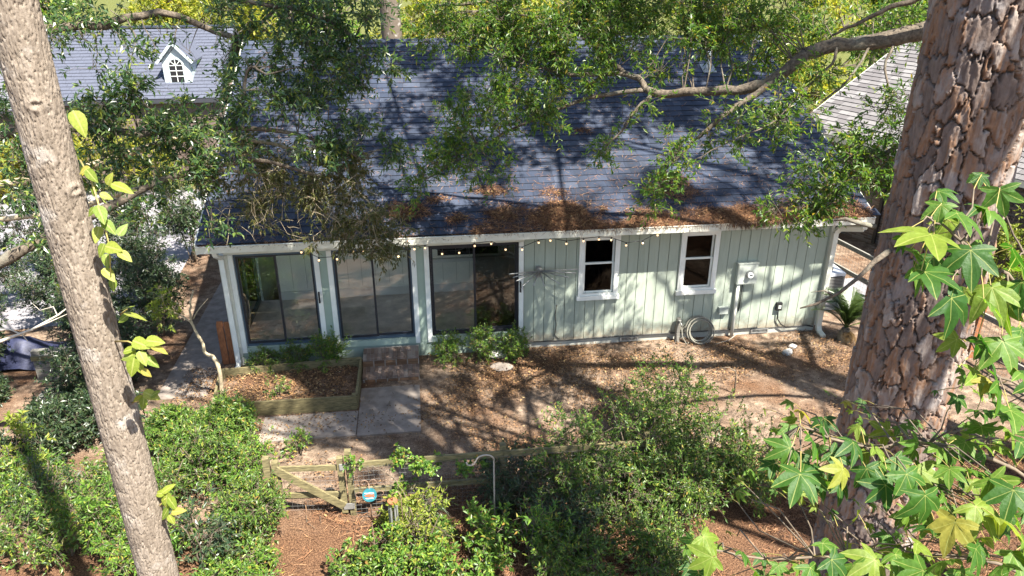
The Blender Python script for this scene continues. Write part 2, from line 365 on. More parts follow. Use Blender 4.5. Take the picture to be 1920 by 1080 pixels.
# foundation and the backing wall with its openings
box('foundation', (5.62, .03, -.2), (XR-.02, .25, .15), plain('foundation_paint', (.36, .36, .31), .8, .1, 6., dirt=(.5, (.25, .2, .15))), house)
def holed(x0, x1, z0, z1, y0, y1, holes):
    b = MB(); xs = sorted({x0, x1, *[h[0] for h in holes], *[h[1] for h in holes]})
    for a, c in zip(xs, xs[1:]):
        z = z0
        for h in sorted([h for h in holes if h[0] <= a and h[1] >= c], key=lambda h: h[2]): 
            b.box((a, y0, z), (c, y1, h[2])); z = h[3]
        if z1-z > .001: b.box((a, y0, z), (c, y1, z1))
    return b
inner = [(a+.1, b-.1, c+.12, d-.1) for a, b, c, d in WINS]
holed(5.62, XR-.01, .16, WT, .014, .12, inner).build('wall_backing', GROOVE, house)
x = 5.645; k = 0
while x < XR-.03:
    wd = .207 if k % 6 else .2
    e = min(x+wd, XR-.004)
    y0 = -.006+.004*random.random()
    cut = [h for h in inner if h[0] < e and h[1] > x]; zb = .15+.012*random.random()
    if cut and cut[0][0] <= x and cut[0][1] >= e:
        box('board', (x, y0, zb), (e, .0135, cut[0][2]), SIDING, house); box('board', (x, y0, cut[0][3]), (e, .0135, WT-.004), SIDING, house)
    else: holed(x, e, zb, WT-.004, y0, .0135, [(max(a, x), min(b, e), c, d) for a, b, c, d in cut]).build('board', SIDING, house)
    x = e+.011; k += 1
box('corner_board', (XR-.03, -.02, .15), (XR+.03, .13, WT-.006), CREAM, house)
box('end_wall', (XR-.012, .135, .15), (XR, 12., WT), SIDING, house)
box('end_wall', (-.16, 2.35, .1), (-.08, 12., WT), SIDING, house)
# the two windows
for (a, b, c, d) in WINS:
    wo = holed(a, b, c+.07, d, -.04, -.008, [(a+.1, b-.1, c+.12, d-.1)]).build('window', WHITE, house)
    MB().box((a-.03, -.075, c-.02), (b+.03, -.008, c+.068)).build('sill', WHITE, wo)
    m = (c+.12+d-.1)/2+.06
    for z0, z1, y in ((c+.12, m+.018, .012), (m-.018, d-.1, .034)):
        holed(a+.1, b-.1, z0, z1, y, y+.03, [(a+.14, b-.14, z0+.038, z1-.036)]).build('sash', WHITE, wo)
        box('pane', (a+.141, y+.012, z0+.039), (b-.141, y+.017, z1-.037), WGLASS, wo)
    box('blind', (a+.05, .30, c+.1), (b-.05, .31, d-.05), INDARK, wo)  # near-black sheet standing in for the unlit room behind the window
# the sunroom front: doors, jambs, sill band, apron
box('header', (-.17, -.03, HD+.004), (5.64, .1, WT), CREAM, house)
for i, (a, b) in enumerate(DOORS):
    n0, n1 = (DOORS[i-1][1] if i else -.155), (DOORS[i+1][0] if i < 2 else 5.66)
    dr = MB().box((a-.001, .0, HD-.045), (b+.001, .09, HD+.003)).box((a-.001, .0, SL), (b+.001, .09, SL+.05)).box((a-.001, .001, SL+.051), (a+.03, .089, HD-.046)).box((b-.03, .001, SL+.051), (b+.001, .089, HD-.046)).build('sliding_door', BLUEF if i < 2 else DARKF, house)
    mid = (a+b)/2+.015*(i == 0)
    fm = DARKF
    for j, (u, v, y) in enumerate(((a+.031, mid+.022, .012), (mid-.022, b-.031, .052))):
        holed(u, v, SL+.052, HD-.047, y, y+.03, [(u+.04, v-.04, SL+.10, HD-.09)]).build('sash', fm, dr)
        box('pane', (u+.041, y+.012, SL+.101), (v-.041, y+.018, HD-.091), SCREEN if (i == 2 and j == 1) else GLASS, dr)
    # white jamb boards either side
    box('jamb', (b+.004, -.045, .32), (b+.10, .09, HD), WHITE, house)
    if i: box('jamb', (a-.10, -.045, .32), (a-.004, .09, HD), WHITE, house)
    hx = (b+.035) if i != 1 else a-.05
    if i != 1: MB().box((hx-.014, -.075, 1.36), (hx+.014, -.046, 1.60)).box((hx-.012, -.10, 1.38), (hx+.012, -.0751, 1.41)).box((hx-.012, -.10, 1.55), (hx+.012, -.0751, 1.58)).box((hx-.01, -.115, 1.38), (hx+.01, -.1001, 1.58)).build('handle', BLACK, dr)
box('jamb', (-.098, -.045, .32), (-.004, .09, HD), WHITE, house)
for a, b in ((DOORS[0][1]+.101, DOORS[1][0]-.101), (DOORS[1][1]+.101, DOORS[2][0]-.101)):
    box('mullion_panel', (a, -.015, .32), (b, .09, HD), GREENTRIM, house)
box('corner_post', (-.27, -.05, .05), (-.102, .12, HD+.003), CREAM, house)
for a, b in ((-.003, 1.50), (1.845, 3.38), (3.726, 5.535)): box('sill_board', (a, -.06, .325), (b, .0885, SL-.003), GREENTRIM, house)
box('apron_board', (-.10, -.012, -.1), (5.64, .09, .318), GREENTRIM, house)
# room behind the glass
RB = 2.2
box('room_floor', (-.10, .092, .3), (5.6, RB, SL), CARPET, house)
box('room_ceiling', (-.1, .1, HD+.08), (5.6, RB, HD+.12), INWALL, house)
rw = holed(.32, 5.62, SL, HD+.08, RB, RB+.05, [(3.95, 5.35, 1.35, 2.3)]).build('room_wall', INWALL, house)
for k in range(17): box('plank_joint', (.34+k*.31, RB-.004, SL+.26), (.346+k*.31, RB-.0005, HD+.07), plain('joint%d' % k, (.34, .35, .28)) if k == 0 else MATS['joint0'], rw)
box('baseboard', (.32, RB-.03, SL+.001), (5.6, RB-.0045, SL+.2), WHITE, house)
box('ledge', (3.8, RB-.1, 1.22), (5.5, RB-.001, 1.3), WHITE, house)
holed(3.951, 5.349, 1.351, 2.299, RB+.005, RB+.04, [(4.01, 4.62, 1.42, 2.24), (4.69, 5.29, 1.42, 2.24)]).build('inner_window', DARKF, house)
box('inner_room', (3.4, RB+.6, SL), (5.8, RB+.62, 2.6), INDARK, house)  # black panel in place of the darkness beyond the inner window
box('room_side_wall', (5.601, .1, SL), (5.62, RB, HD+.08), INWALL, house)
sb = MB()
for y0, y1, z0, z1 in ((.125, RB, SL, SL+.1), (.125, RB, HD-.1, HD), (.125, .2, SL+.101, HD-.101), (1.08, 1.16, SL+.101, HD-.101), (2.1, RB, SL+.101, HD-.101)): sb.box((-.16, y0, z0), (-.1, y1, z1))
sd = sb.build('side_door', BLUEF, house)
for y0, y1 in ((.201, 1.079), (1.161, 2.099)): box('pane', (-.135, y0, SL+.101), (-.129, y1, HD-.101), GLASS, sd)

# roof: deck, shingles, ridge cap, gutter, soffit
Y0, Z0, Y1, Z1 = -.47, 2.85, 6.07, 5.70
X0, X1 = -.48, 12.74
SLOPE = math.atan2(Z1-Z0, Y1-Y0); LEN = math.hypot(Y1-Y0, Z1-Z0)
ed = np.array([0, math.cos(SLOPE), math.sin(SLOPE)]); nn = np.array([0, -math.sin(SLOPE), math.cos(SLOPE)])
def roofpt(x, s, h=0.): return np.array([x, Y0, Z0])+ed*s+nn*h
b = MB(); th = .12
for (ya, za, yb, zb) in ((Y0, Z0, Y1, Z1), (Y1+.001, Z1, 2*Y1-Y0, Z0)):
    b.hexa([(X0, ya, za-th), (X1, ya, za-th), (X1, yb, zb-th), (X0, yb, zb-th), (X0, ya, za-.006), (X1, ya, za-.006), (X1, yb, zb-.006), (X0, yb, zb-.006)])
roof = b.build('roof', DECK, house)
EXP = .2; ncol = LEN/EXP
def shingle_mesh(wd, name='shingle'):
    # local: x across, y up the slope, z off the slope; butt raised
    t0, t1, L_ = .019, .006, EXP+.03
    V = [(0, 0, 0.004), (wd, 0, .004), (wd, L_, -.004), (0, L_, -.004), (0, 0, t0), (wd, 0, t0), (wd, L_, t1-.004), (0, L_, t1-.004)]
    return np.array(V), np.array([(4, 5, 6, 7), (0, 1, 5, 4), (1, 2, 6, 5), (3, 0, 4, 7)])
protos = []
for wd in (.20, .27, .33, .40):
    V, F = shingle_mesh(wd-.004)
    o = mesh_np('shingle', V, F, None, parent=roof, slots=[SHINGLE, BUTT], mi=[0, 1, 1, 1]); protos.append([wd, o, False])
count = 0; SV, SF, SR, SM = [], [], [], []; nv = 0
mrot = Matrix(((1, 0, 0), (0, ed[1], nn[1]), (0, ed[2], nn[2])))
rot = mrot.to_euler()
for r in range(int(ncol)+1):
    s = r*EXP-.025; x = X0-.02+random.random()*.0
    first = True
    while x < X1:
        k = random.randrange(4); wd = protos[k][0]
        if first: wd = [.2, .33, .27, .12][r % 4]; k = 0 if wd < .25 else (2 if wd > .3 else 1); wd = protos[k][0]; first = False
        if x+wd > X1+.03: wd = protos[0][0]; k = 0
        p = roofpt(x+.002, s, random.random()*.004)
        if count < 300 and s+EXP < LEN:
            o = protos[k][1]
            if protos[k][2]: o = share(o, Vector(p), roof, rot)
            else: o.location = Vector(p); o.rotation_euler = rot; protos[k][2] = True
            count += 1
        elif s < LEN-.1:
            V, F = shingle_mesh(wd-.004); V = V.copy(); V[:, 1] = np.minimum(V[:, 1], LEN-s)
            W = p+V[:, :1]*np.array([1, 0, 0])+V[:, 1:2]*ed+V[:, 2:3]*nn
            SV.append(W); SF.append(F+nv); nv += 8; SR += [random.random()]*4; SM += [0, 1, 1, 1]
        x += wd
tag(mesh_np('upper_shingles', np.concatenate(SV), np.concatenate(SF), None, parent=roof, rnd=SR, slots=[SHINGLE, BUTT], mi=SM), kind='stuff')
b = MB(); xx = X0
ridgem = SHINGLE
while xx < X1-.05:
    e = min(xx+.3, X1); b = MB()
    b.hexa([(xx, Y1-.15, Z1-.055), (e, Y1-.15, Z1-.055), (e, Y1, Z1+.01), (xx, Y1, Z1+.01), (xx, Y1-.15, Z1-.03), (e, Y1-.15, Z1-.035), (e, Y1, Z1+.035), (xx, Y1, Z1+.04)])
    b.hexa([(xx, Y1+.001, Z1+.01), (e, Y1+.001, Z1+.01), (e, Y1+.15, Z1-.055), (xx, Y1+.15, Z1-.055), (xx, Y1+.001, Z1+.04), (e, Y1+.001, Z1+.035), (e, Y1+.15, Z1-.035), (xx, Y1+.15, Z1-.03)])
    b.build('ridge_cap', ridgem, roof); xx = e+.004
for xa, xb in ((X0-.045, X0-.003), (X1+.028, X1+.06)):
    MB().hexa([(xa, Y0, Z0-.2), (xb, Y0, Z0-.2), (xb, Y1, Z1-.2), (xa, Y1, Z1-.2), (xa, Y0, Z0+.0), (xb, Y0, Z0+.0), (xb, Y1, Z1+.0), (xa, Y1, Z1+.0)]).build('rake_board', CREAM, house)
box('soffit', (X0, -.42, WT+.002), (X1, .0, WT+.02), CREAM, house)
box('fascia', (X0, -.443, WT-.0), (X1, -.421, Z0-.13), CREAM, house)
g = MB()
for a_, b_ in (((X0, -.458, 2.715), (X1, -.445, 2.83)), ((X0, -.558, 2.70), (X1, -.4581, 2.714)), ((X0, -.572, 2.70), (X1, -.5581, 2.825)), ((X0, -.582, 2.8251), (X1, -.552, 2.838)), ((X0, -.5579, 2.7141), (X0+.01, -.4582, 2.82)), ((X1-.01, -.5579, 2.7141), (X1, -.4582, 2.82))): g.box(a_, b_)
gut = g.build('gutter', CREAM, house)
vp = GY(1325, 150, 4.6); sv = (vp[1]-Y0)/ed[1]; vb = roofpt(vp[0], sv)
v = MB().tube([vb-np.array([0, 0, .1]), vb+np.array([0, 0, .42])], .05, 14).build('vent_pipe', WHITE, house, True)
MB().hexa([roofpt(vp[0]-.17, sv-.2, .025), roofpt(vp[0]+.17, sv-.2, .025), roofpt(vp[0]+.17, sv+.2, .025), roofpt(vp[0]-.17, sv+.2, .025), roofpt(vp[0]-.17, sv-.2, .035), roofpt(vp[0]+.17, sv-.2, .035), roofpt(vp[0]+.17, sv+.2, .035), roofpt(vp[0]-.17, sv+.2, .035)]).build('flashing', METAL, v)
# downspouts
d = MB(); c = [(-.19, -.50, 2.70), (-.19, -.44, 2.6), (-.19, -.11, 2.42), (-.19, -.1, .2), (-.20, -.12, .1), (-.26, -.34, .03)]
for p, q in zip(c, c[1:]): d.bar(p, q, .085, .06, (0, 1, .01))
d.build('downspout', WHITE, house)
d = MB(); c = [(12.62, -.50, 2.72), (12.60, -.46, 2.56), (12.30, -.12, 2.46), (12.24, -.085, 2.36), (12.24, -.085, .16), (12.24, -.14, .06), (12.25, -.34, .02)]
for p, q in zip(c, c[1:]): d.bar(p, q, .105, .075, (0, 1, .01))
d.build('downspout', CREAM, house)
# crawl-space vents
for xa in (7.75, 10.72):
    vt = holed(xa, xa+.4, .03, .125, -.004, .029, [(xa+.03, xa+.37, .045, .112)]).build('vent', METAL, house)
    box('grille', (xa+.03, .012, .045), (xa+.37, .02, .112), INDARK, vt)
    for j in range(11): box('louvre', (xa+.04+j*.03, .002, .046), (xa+.052+j*.03, .011, .111), METAL, vt)

# ------------------------------------------------------------------ things on and by the wall
# electricity meter
p0 = GY(1385, 495, -.1); p1 = GY(1415, 531, -.1)
mx0, mx1, mz0, mz1 = p0[0], p1[0]+.02, p1[2], p0[2]
mt = empty('electric_meter', (mx0, 0, 0), 'grey electric meter box with round dial and conduit on the green wall', 'meter')
MB().box((mx0, -.13, mz0), (mx1, -.008, mz1)).box((mx0-.012, -.145, mz1+.001), (mx1+.012, -.008, mz1+.018)).box((mx0+.015, -.138, mz0+.02), (mx1-.015, -.1301, mz1-.02)).build('box', GREYBOX, mt)
dc = GY(1407, 515, -.18)
MB().disc((dc[0], -.155, dc[2]), .082, (0, 1, 0), .032, 28).build('dial_ring', METAL, mt, False)
MB().disc((dc[0], -.195, dc[2]), .064, (0, 1, 0), .046, 28).build('dial', WHITE, mt, False)
box('dial_slot', (dc[0]-.03, -.224, dc[2]-.012), (dc[0]+.03, -.2182, dc[2]+.01), BLACK, mt)
MB().tube([(mx0+.07, -.07, mz0+.02), (mx0+.07, -.07, -.05)], .036, 12).build('conduit', CREAM, mt, True)
MB().tube([(mx0+.18, -.03, mz0+.01), (mx0+.185, -.03, .9), (mx0+.17, -.03, .62)], .012, 6).build('ground_wire', BLACK, mt, True)  # thin black line down the wall, right of the conduit
# outlet box with its cable
oc = GY(1461, 574, -.05)
ot = empty('outlet_box', (oc[0], 0, 0), 'small black outdoor socket box with trailing cable low on the wall', 'socket')
MB().box((oc[0]-.06, -.075, oc[2]-.1), (oc[0]+.06, -.008, oc[2]+.085)).build('box', BLACK, ot)
MB().box((oc[0]-.03, -.082, oc[2]-.05), (oc[0]+.035, -.0751, oc[2]+.03)).build('socket_face', GREYBOX, ot)
cab = [GY(x, y, -.05) for x, y in ((1459, 585), (1458, 598), (1464, 608), (1474, 614), (1490, 612), (1512, 610), (1524, 612))]
MB().tube(cab, .014, 6).build('cable', BLACK, ot, True)
sc = GY(1356, 582, -.05)
b = MB().box((sc[0]-.1, -.09, sc[2]-.07), (sc[0]+.1, -.008, sc[2]+.07)).box((sc[0]-.11, -.1, sc[2]+.0701), (sc[0]+.11, -.008, sc[2]+.085))
tag(b.build('junction_box', GREYBOX), 'small beige junction box between garden hose and meter conduit', 'junction box')
MB().tube([GY(x, y, -.02) for x, y in ((1000, 641), (1060, 638), (1120, 633), (1180, 629), (1235, 626), (1300, 622), (1370, 618), (1420, 614))], .011, 5).build('wall_cable', BLACK, house, True)
MB().tube([GY(x, y, -.02) for x, y in ((1044, 572), (1041, 590), (1043, 610), (1040, 628), (1048, 636))], .008, 5).build('wall_cable', OAKBARK, house, True)
# tap post with pump handle look, hose coil
tp = GZ(1262, 632)
ts = empty('tap_post', (tp[0], tp[1]-.02, 0), 'weathered post with outdoor tap standing against wall left of hose', 'tap')
MB().hexa([(tp[0]-.045, -.16, -.05), (tp[0]+.045, -.16, -.05), (tp[0]+.045, -.07, -.05), (tp[0]-.045, -.07, -.05), (tp[0]-.03, -.15, .56), (tp[0]+.04, -.15, .58), (tp[0]+.04, -.07, .58), (tp[0]-.03, -.07, .56)]).build('post', OLDWOOD, ts)
MB().tube([(tp[0], -.155, .50), (tp[0]+.02, -.24, .50), (tp[0]+.03, -.26, .44)], .016, 8).build('spout', METAL, ts, True)
MB().disc((tp[0]+.005, -.19, .55), .03, (0, 0, 1), .012, 12).build('wheel', METAL, ts)
hc = GY(1314, 612, -.22)
hb = MB()
for i in range(7):
    c0 = np.array([hc[0]+random.uniform(-.03, .03), -.16-.035*i*.5, .31+random.uniform(-.04, .02)]); rr = .29-.018*(i % 4)
    tl = random.uniform(.1, .34); az = random.uniform(-.3, .3)
    a = np.linspace(0, 2*np.pi, 41)+i
    P = np.stack([c0[0]+rr*np.cos(a)*math.cos(az), c0[1]-rr*np.sin(a)*-math.sin(tl)+.06*np.cos(a)*math.sin(az), c0[2]+rr*np.sin(a)*math.cos(tl)], 1); P[:, 1] = np.minimum(P[:, 1], -.035); P[:, 2] = np.maximum(P[:, 2], .02)
    hb.tube(P, .0125, 6, False)
hs = hb.build('garden_hose', HOSE, None, True); tag(hs, 'coiled grey garden hose leaning on the green wall', 'hose')
WLh = WL[hs.name]
e1 = [np.array([tp[0]+.03, -.26, .43]), np.array([tp[0]+.06, -.27, .2]), np.array([tp[0]+.16, -.3, .03]), np.array([hc[0]-.22, -.24, .05])]
MB().tube(e1, .0125, 6).build('hose_end', HOSE, hs, True)
# wall-mounted clothes airer
hub = GY(1011, 508, -.16)
ca = empty('clothes_airer', (hub[0], 0, 0), 'umbrella style metal clothes airer fixed to wall beside the third glass door', 'clothes airer')
MB().disc(hub, .07, (0, 1, .4), .05, 14).build('hub', METAL, ca)
MB().box((hub[0]-.05, -.03, hub[2]-.2), (hub[0]+.05, -.0075, hub[2]+.05)).build('wall_bracket', METAL, ca)
MB().tube([(hub[0], -.02, hub[2]-.16), hub+np.array([0, .0, -.02])], .014, 6).build('strut', METAL, ca)
for (x, y, Yd) in ((955, 514, -.62), (968, 527, -.72), (977, 540, -.74), (1000, 536, -.5), (1021, 537, -.5), (1049, 532, -.72), (1066, 520, -.62), (1084, 505, -.3), (1080, 512, -.4), (962, 520, -.5)):
    MB().tube([hub, GY(x, y, Yd)], .012, 6).build('arm', METAL, ca, True)
# string of lights under the gutter
BULBS = [(565, 473), (598, 488), (632, 486), (662, 472), (682, 472), (714, 484), (747, 481), (777, 467), (797, 465), (829, 476), (861, 474), (890, 461), (921, 457), (948, 468), (979, 468), (1010, 455), (1032, 451), (1062, 457), (1094, 452), (1123, 449), (1146, 450), (1174, 460), (1205, 456), (1233, 441)]
lt = empty('string_lights', (6, -.5, 0), 'string of small round bulbs hanging under the gutter', 'string lights')
P = [GY(540, 466, -.5)]+[GY(x, y-5, -.5) for x, y in BULBS]+[GY(1262, 436, -.5)]
MB().tube(P, .007, 5).build('wire', BLACK, lt)
bp = None
th_ = np.linspace(0, np.pi, 7)
for (x, y) in BULBS:
    p = GY(x, y, -.5)
    if bp is None:
        bp = MB().tube(np.stack([np.zeros(7), np.zeros(7), .022*np.cos(th_)], 1), .019*np.sin(th_)+.001, 10).build('bulb', bulbm, lt, True); bp.location = Vector(p); so_ = MB().tube([(0, 0, .02), (0, 0, .062)], .013, 8).build('socket', BLACK, lt); so_.location = Vector(p)
    else: share(bp, Vector(p), lt); share(so_, Vector(p), lt)

# brick step in front of the second door
st = empty('brick_step', (2.87, -.5, 0), 'two-tier red brick step below the middle sliding door', 'step')
for (ya, yb, za, zb) in ((-.55, -.065, 0, .30), (-.99, -.551, 0, .13)):
    box('mortar_core', (2.315, ya+.012, -.05), (3.425, yb, zb-.012), MORTAR, st)
bw, bl, bh = .067, .2, .054
pb = MB().box((0, 0, 0), (bw, bl, .055)).build('brick', TREADBRICK, st)          # header on top
pf = MB().box((0, 0, 0), (bl, .04, bh)).build('brick', BRICK, st)
uses = [0, 0]
def put(i, o, loc):
    if uses[i]: share(o, Vector(loc), st)
    else: o.location = Vector(loc); uses[i] = 1
for (ya, yb, zb, rows) in ((-.555, -.07, .30, 2), (-.995, -.555, .13, 1)):
    ny = 2 if rows == 2 else 2
    for k in range(15):
        for j in range(ny): put(0, pb, (2.312+k*.0745, ya+j*.212+.001, zb-.05+random.uniform(-.003, .003)))
    for k in range(5):
        put(1, pf, (2.31+k*.224+(.0 if rows == 2 else .05)*(k < 4), ya-.002, zb-.118))
    if rows == 2:
        for k in range(5): put(1, pf, (2.31+k*.224, ya-.001, zb-.183))
# raised timber bed
bed = empty('raised_bed', (1., -1.2, 0), 'low raised planting bed of greenish timber boards filled with leaf litter', 'raised bed')
A, B_, C_, D_ = np.array([-.30, -1.86, 0]), np.array([2.26, -1.90, 0]), np.array([2.27, -.46, 0]), np.array([-.42, -.60, 0])
for p, q in ((A, B_), (B_, C_), (C_, D_), (D_, A)):
    dd = (q-p)/np.linalg.norm(q-p); ins = .0205 if abs(dd[0]) < .5 else 0
    for z, off in ((.075, .0), (.222, .004)):
        MB().bar(p+dd*ins+np.array([0, off, z]), q-dd*ins+np.array([0, off, z]), .04, .143).build('board', LUMBER, bed)
for c0 in (A, B_, C_, D_):
    cc = c0+(np.array([.98, -1.2, 0])-c0)*np.array([.03, .06, 0]); MB().box(cc+np.array([-.04, -.04, 0]), cc+np.array([.04, .04, .31])).build('corner_post', LUMBER, bed)
mesh_np('soil', [A+[.05, .05, .12], B_+[-.05, .05, .12], C_+[-.05, -.05, .12], D_+[.05, -.05, .12]], np.array([(0, 1, 2, 3)]), GROUND, bed)
# stained boards left of the corner post
tg = empty('stained_panel', (-.42, .15, 0), 'reddish stained upright timber boards at the left corner post', 'fence panel')
for i in range(2): box('board', (-.56+i*.13, .12+.02*i, 0), (-.445+i*.13, .16+.02*i, .98-.03*i), CEDAR, tg)
box('post', (-.59, .17, 0), (-.50, .26, .9), CEDAR, tg)

# ------------------------------------------------------------------ front fence, gate and garden ornaments
def post(b, x, y, h, s=.05): return b.box((x-s, y-s, -.1), (x+s, y+s, h))
fe = empty('front_fence', (4, -4.6, 0), 'low treated timber rail fence with wire mesh behind the centre shrubs', 'fence')
rl, rr = GZ(660, 872, .98), GZ(1110, 838, .98)
fdir = unit(rr-rl); fend = rl+fdir*4.4
for z, hh in ((.98, .10), (.52, .09)):
    q = fend.copy(); p = rl.copy(); p[2] = z; q[2] = z
    for i in range(2):
        a, c = p+(q-p)*i/2, p+(q-p)*(i+1)/2-fdir*.006
        MB().bar(a, c, .04, hh).build('rail', LUMBER, fe)
for i in (1, 2):
    pp = rl+fdir*(4.4*i/2); 
    post(MB(), pp[0]-.0, pp[1]+.075, 1.1, .045).build('post', LUMBER, fe)
def wire(name, p, q, z0, z1, parent, sp=.075, r=.0017, nrm=(0, -.03, 0)):
    b = MB(); p = np.array(p, float); q = np.array(q, float); L = np.linalg.norm((q-p)[:2]); d = (q-p)/np.linalg.norm(q-p); o = np.array(nrm)
    for k in range(int(L/sp)+1):
        a = p+d*k*sp+o; b.tube([[a[0], a[1], z0], [a[0], a[1], z1]], r, 3, False)
    for k in range(int((z1-z0)/sp)+1):
        z = z0+k*sp; b.tube([[p[0]+o[0], p[1]+o[1], z], [q[0]+o[0], q[1]+o[1], z]], r, 3, False)
    return b.build(name, WIRE, parent)
wire('wire_mesh', rl, fend, .05, .98, fe)
gt = empty('garden_gate', (1.8, -4.75, 0), 'small treated timber gate with diagonal brace in the front fence', 'gate')
gr, gl = np.array([2.26, -4.77, 0]), np.array([1.33, -4.70, 0])
for nm, c0, h in (('post', gr+[.12, .01, 0], 1.16), ('stile', gr+[.0, 0, 0], 1.06), ('stile', gl, 1.02), ('post', gl+[-.12, 0, 0], 1.1)):
    MB().box((c0[0]-.045, c0[1]-.045, -.1 if nm == 'post' else .07), (c0[0]+.045, c0[1]+.045, h)).build(nm, LUMBER, gt)
for z in (.88, .40): MB().bar(gl+[.046, 0, z], gr+[-.046, 0, z], .035, .085).build('rail', LUMBER, gt)
MB().bar(gl+[.0, -.063, .92], gr+[-.0, -.063, .22], .034, .12).build('brace', LUMBER, gt)
wire('wire_mesh', gl, gr, .08, .9, gt, nrm=(0, .05, 0))
for z in (.92, .2): MB().box((gr[0]-.01, gr[1]-.062, z-.05), (gr[0]+.15, gr[1]-.047, z+.05)).build('hinge', METAL, gt)
# shepherd's hook
hk0 = GZ(928, 1012); htop = GY(926, 862, hk0[1]); tip = GY(880, 856, hk0[1])
sh = empty('shepherds_hook', hk0, "tall pale metal shepherd's crook standing among the centre shrubs", 'garden hook')
a = np.linspace(0, np.pi*.92, 12); rad = (htop[0]-tip[0])*.36
arc = [np.array([htop[0]-rad+rad*math.cos(t), hk0[1], htop[2]+rad*.75*math.sin(t)]) for t in a]
crv = [arc[-1]+np.array([-.03, 0, -.06]), arc[-1]+np.array([-.075, 0, -.09]), arc[-1]+np.array([-.125, 0, -.075]), arc[-1]+np.array([-.14, 0, -.03])]
MB().tube([hk0-[0, 0, .1], (hk0+htop)/2, htop]+arc+crv, .0115, 8).build('crook', plain('pale_metal', (.33, .29, .24), .5, .1, 8., .2), sh, True)
MB().bar(hk0+[0, 0, .12], hk0+[.2, 0, .12], .012, .012).build('foot_bar', METAL, sh)
# plaque on a scrolled stake
pc = GY(693, 928, -4.95)
pl = empty('garden_plaque', (pc[0], pc[1], 0), 'round teal plaque with red fish on a scrolled metal stake by the gate', 'garden ornament')
MB().disc(pc, .105, (0, 1, -.25), .02, 32).build('disc', tealm, pl)
fdn = unit(np.array([0, -1, .25])); fu = np.cross(np.array([1., 0, 0]), fdn); fu = -fu if fu[2] < 0 else fu
def on(x, z, h=.0125): return pc+np.array([1., 0, 0])*x+fu*z+fdn*h
def flat(pts, nm, mat, h):
    n = len(pts); V = [on(x, z, h) for x, z in pts]+[on(x, z, h-.004) for x, z in pts]
    return mesh_np(nm, V, [np.array([list(range(n))]), np.array([(i, (i+1) % n, n+(i+1) % n, n+i) for i in range(n)])], mat, pl)
flat([(-.075, .0), (-.045, -.02), (.0, -.03), (.035, -.018), (.07, -.034), (.06, 0), (.07, .022), (.035, .004), (.0, .018), (-.045, .015)], 'fish', redm, .0155)
flat([(-.07, .032), (-.03, .026), (.02, .034), (.06, .028), (.06, .036), (.02, .043), (-.03, .036), (-.07, .041)], 'wave', whitem, .0150)
flat([(-.06, -.05), (-.02, -.056), (.03, -.048), (.055, -.054), (.055, -.047), (.03, -.041), (-.02, -.049), (-.06, -.043)], 'wave', whitem, .0150)
s = MB().tube([(pc[0], pc[1]+.02, -.1), (pc[0], pc[1]+.02, pc[2]+.2)], .008, 6)
for sg in (-1, 1):
    t = np.linspace(0, 4.4, 14); rr_ = .07*(1-t/6.5)
    s.tube(np.stack([pc[0]+sg*(.075-rr_*np.cos(t)), np.full(14, pc[1]+.02), pc[2]+.2+rr_*np.sin(t)], 1), .007, 5)
    s.tube(np.stack([pc[0]+sg*(.165-rr_*np.cos(t)), np.full(14, pc[1]+.02), pc[2]-.01+rr_*np.sin(t)], 1), .006, 5)
    s.tube([(pc[0], pc[1]+.02, pc[2]-.02), (pc[0]+sg*.1, pc[1]+.02, pc[2]-.01)], .006, 5)
s.build('stake', RUST, pl, True)
# wind chime on its own thin stake
wc0 = GZ(743, 1030); wt = GY(738, 950, wc0[1])
wcm = empty('wind_chime', wc0, 'silver tube wind chime hanging on a thin stake near the plaque', 'wind chime')
MB().tube([wc0+[.12, .02, -.1], wc0+[.12, .02, wt[2]+.16], wc0+[.08, .02, wt[2]+.24], wc0+[.0, .02, wt[2]+.2], wc0+[0, .02, wt[2]+.1]], .007, 6).build('stake', RUST, wcm, True)
MB().disc(wc0+[0, .02, wt[2]+.08], .07, (0, 0, 1), .02, 16).build('top_disc', CEDAR, wcm)
for i in range(6):
    t = i*math.pi/3; x, y = wc0[0]+.055*math.cos(t), wc0[1]+.02+.055*math.sin(t); ln = .34+.05*i
    MB().tube([(x, y, wt[2]+.0), (x, y, wt[2]-ln)], .012, 8).build('chime_tube', METAL, wcm)
    MB().tube([(x, y, wt[2]+.07), (x, y, wt[2]+.0)], .002, 3).build('cord', BLACK, wcm)
# thin garden stake
gs = GZ(708, 1062); tag(MB().tube([gs-[0, 0, .05], gs+[-.02, .02, .75]], .007, 6).build('plant_stake', RUST), 'thin rusty plant stake below the teal plaque', 'stake')

# ------------------------------------------------------------------ right side: air conditioner, side fence, brick neighbour
ac = empty('air_conditioner', (13.25, 1.6, 0), 'grey air conditioner unit beyond the right house corner', 'air conditioner')
ax0, ax1, ay0, ay1 = 12.72, 13.52, 1.25, 2.05
box('core', (ax0+.03, ay0+.03, .03), (ax1-.03, ay1-.03, .72), INDARK, ac)
for k in range(16):
    z = .1+k*.038
    MB().box((ax0, ay0, z), (ax1, ay0+.012, z+.018)).box((ax0, ay0+.0121, z), (ax0+.012, ay1, z+.018)).box((ax1-.012, ay0+.0121, z), (ax1, ay1, z+.018)).build('louvre', METAL, ac)
for xx_ in (ax0-.003, ax1-.037):
    for yy_ in (ay0-.003, ay1-.037): box('corner', (xx_, yy_, .03), (xx_+.04, yy_+.04, .73), METAL, ac)
tp_ = MB(); cxa, cya = (ax0+ax1)/2, (ay0+ay1)/2
tp_.box((ax0-.01, ay0-.01, .73), (ax1+.01, ay1+.01, .80)).build('top', plain('ac_top', (.5, .52, .55), .5), ac)
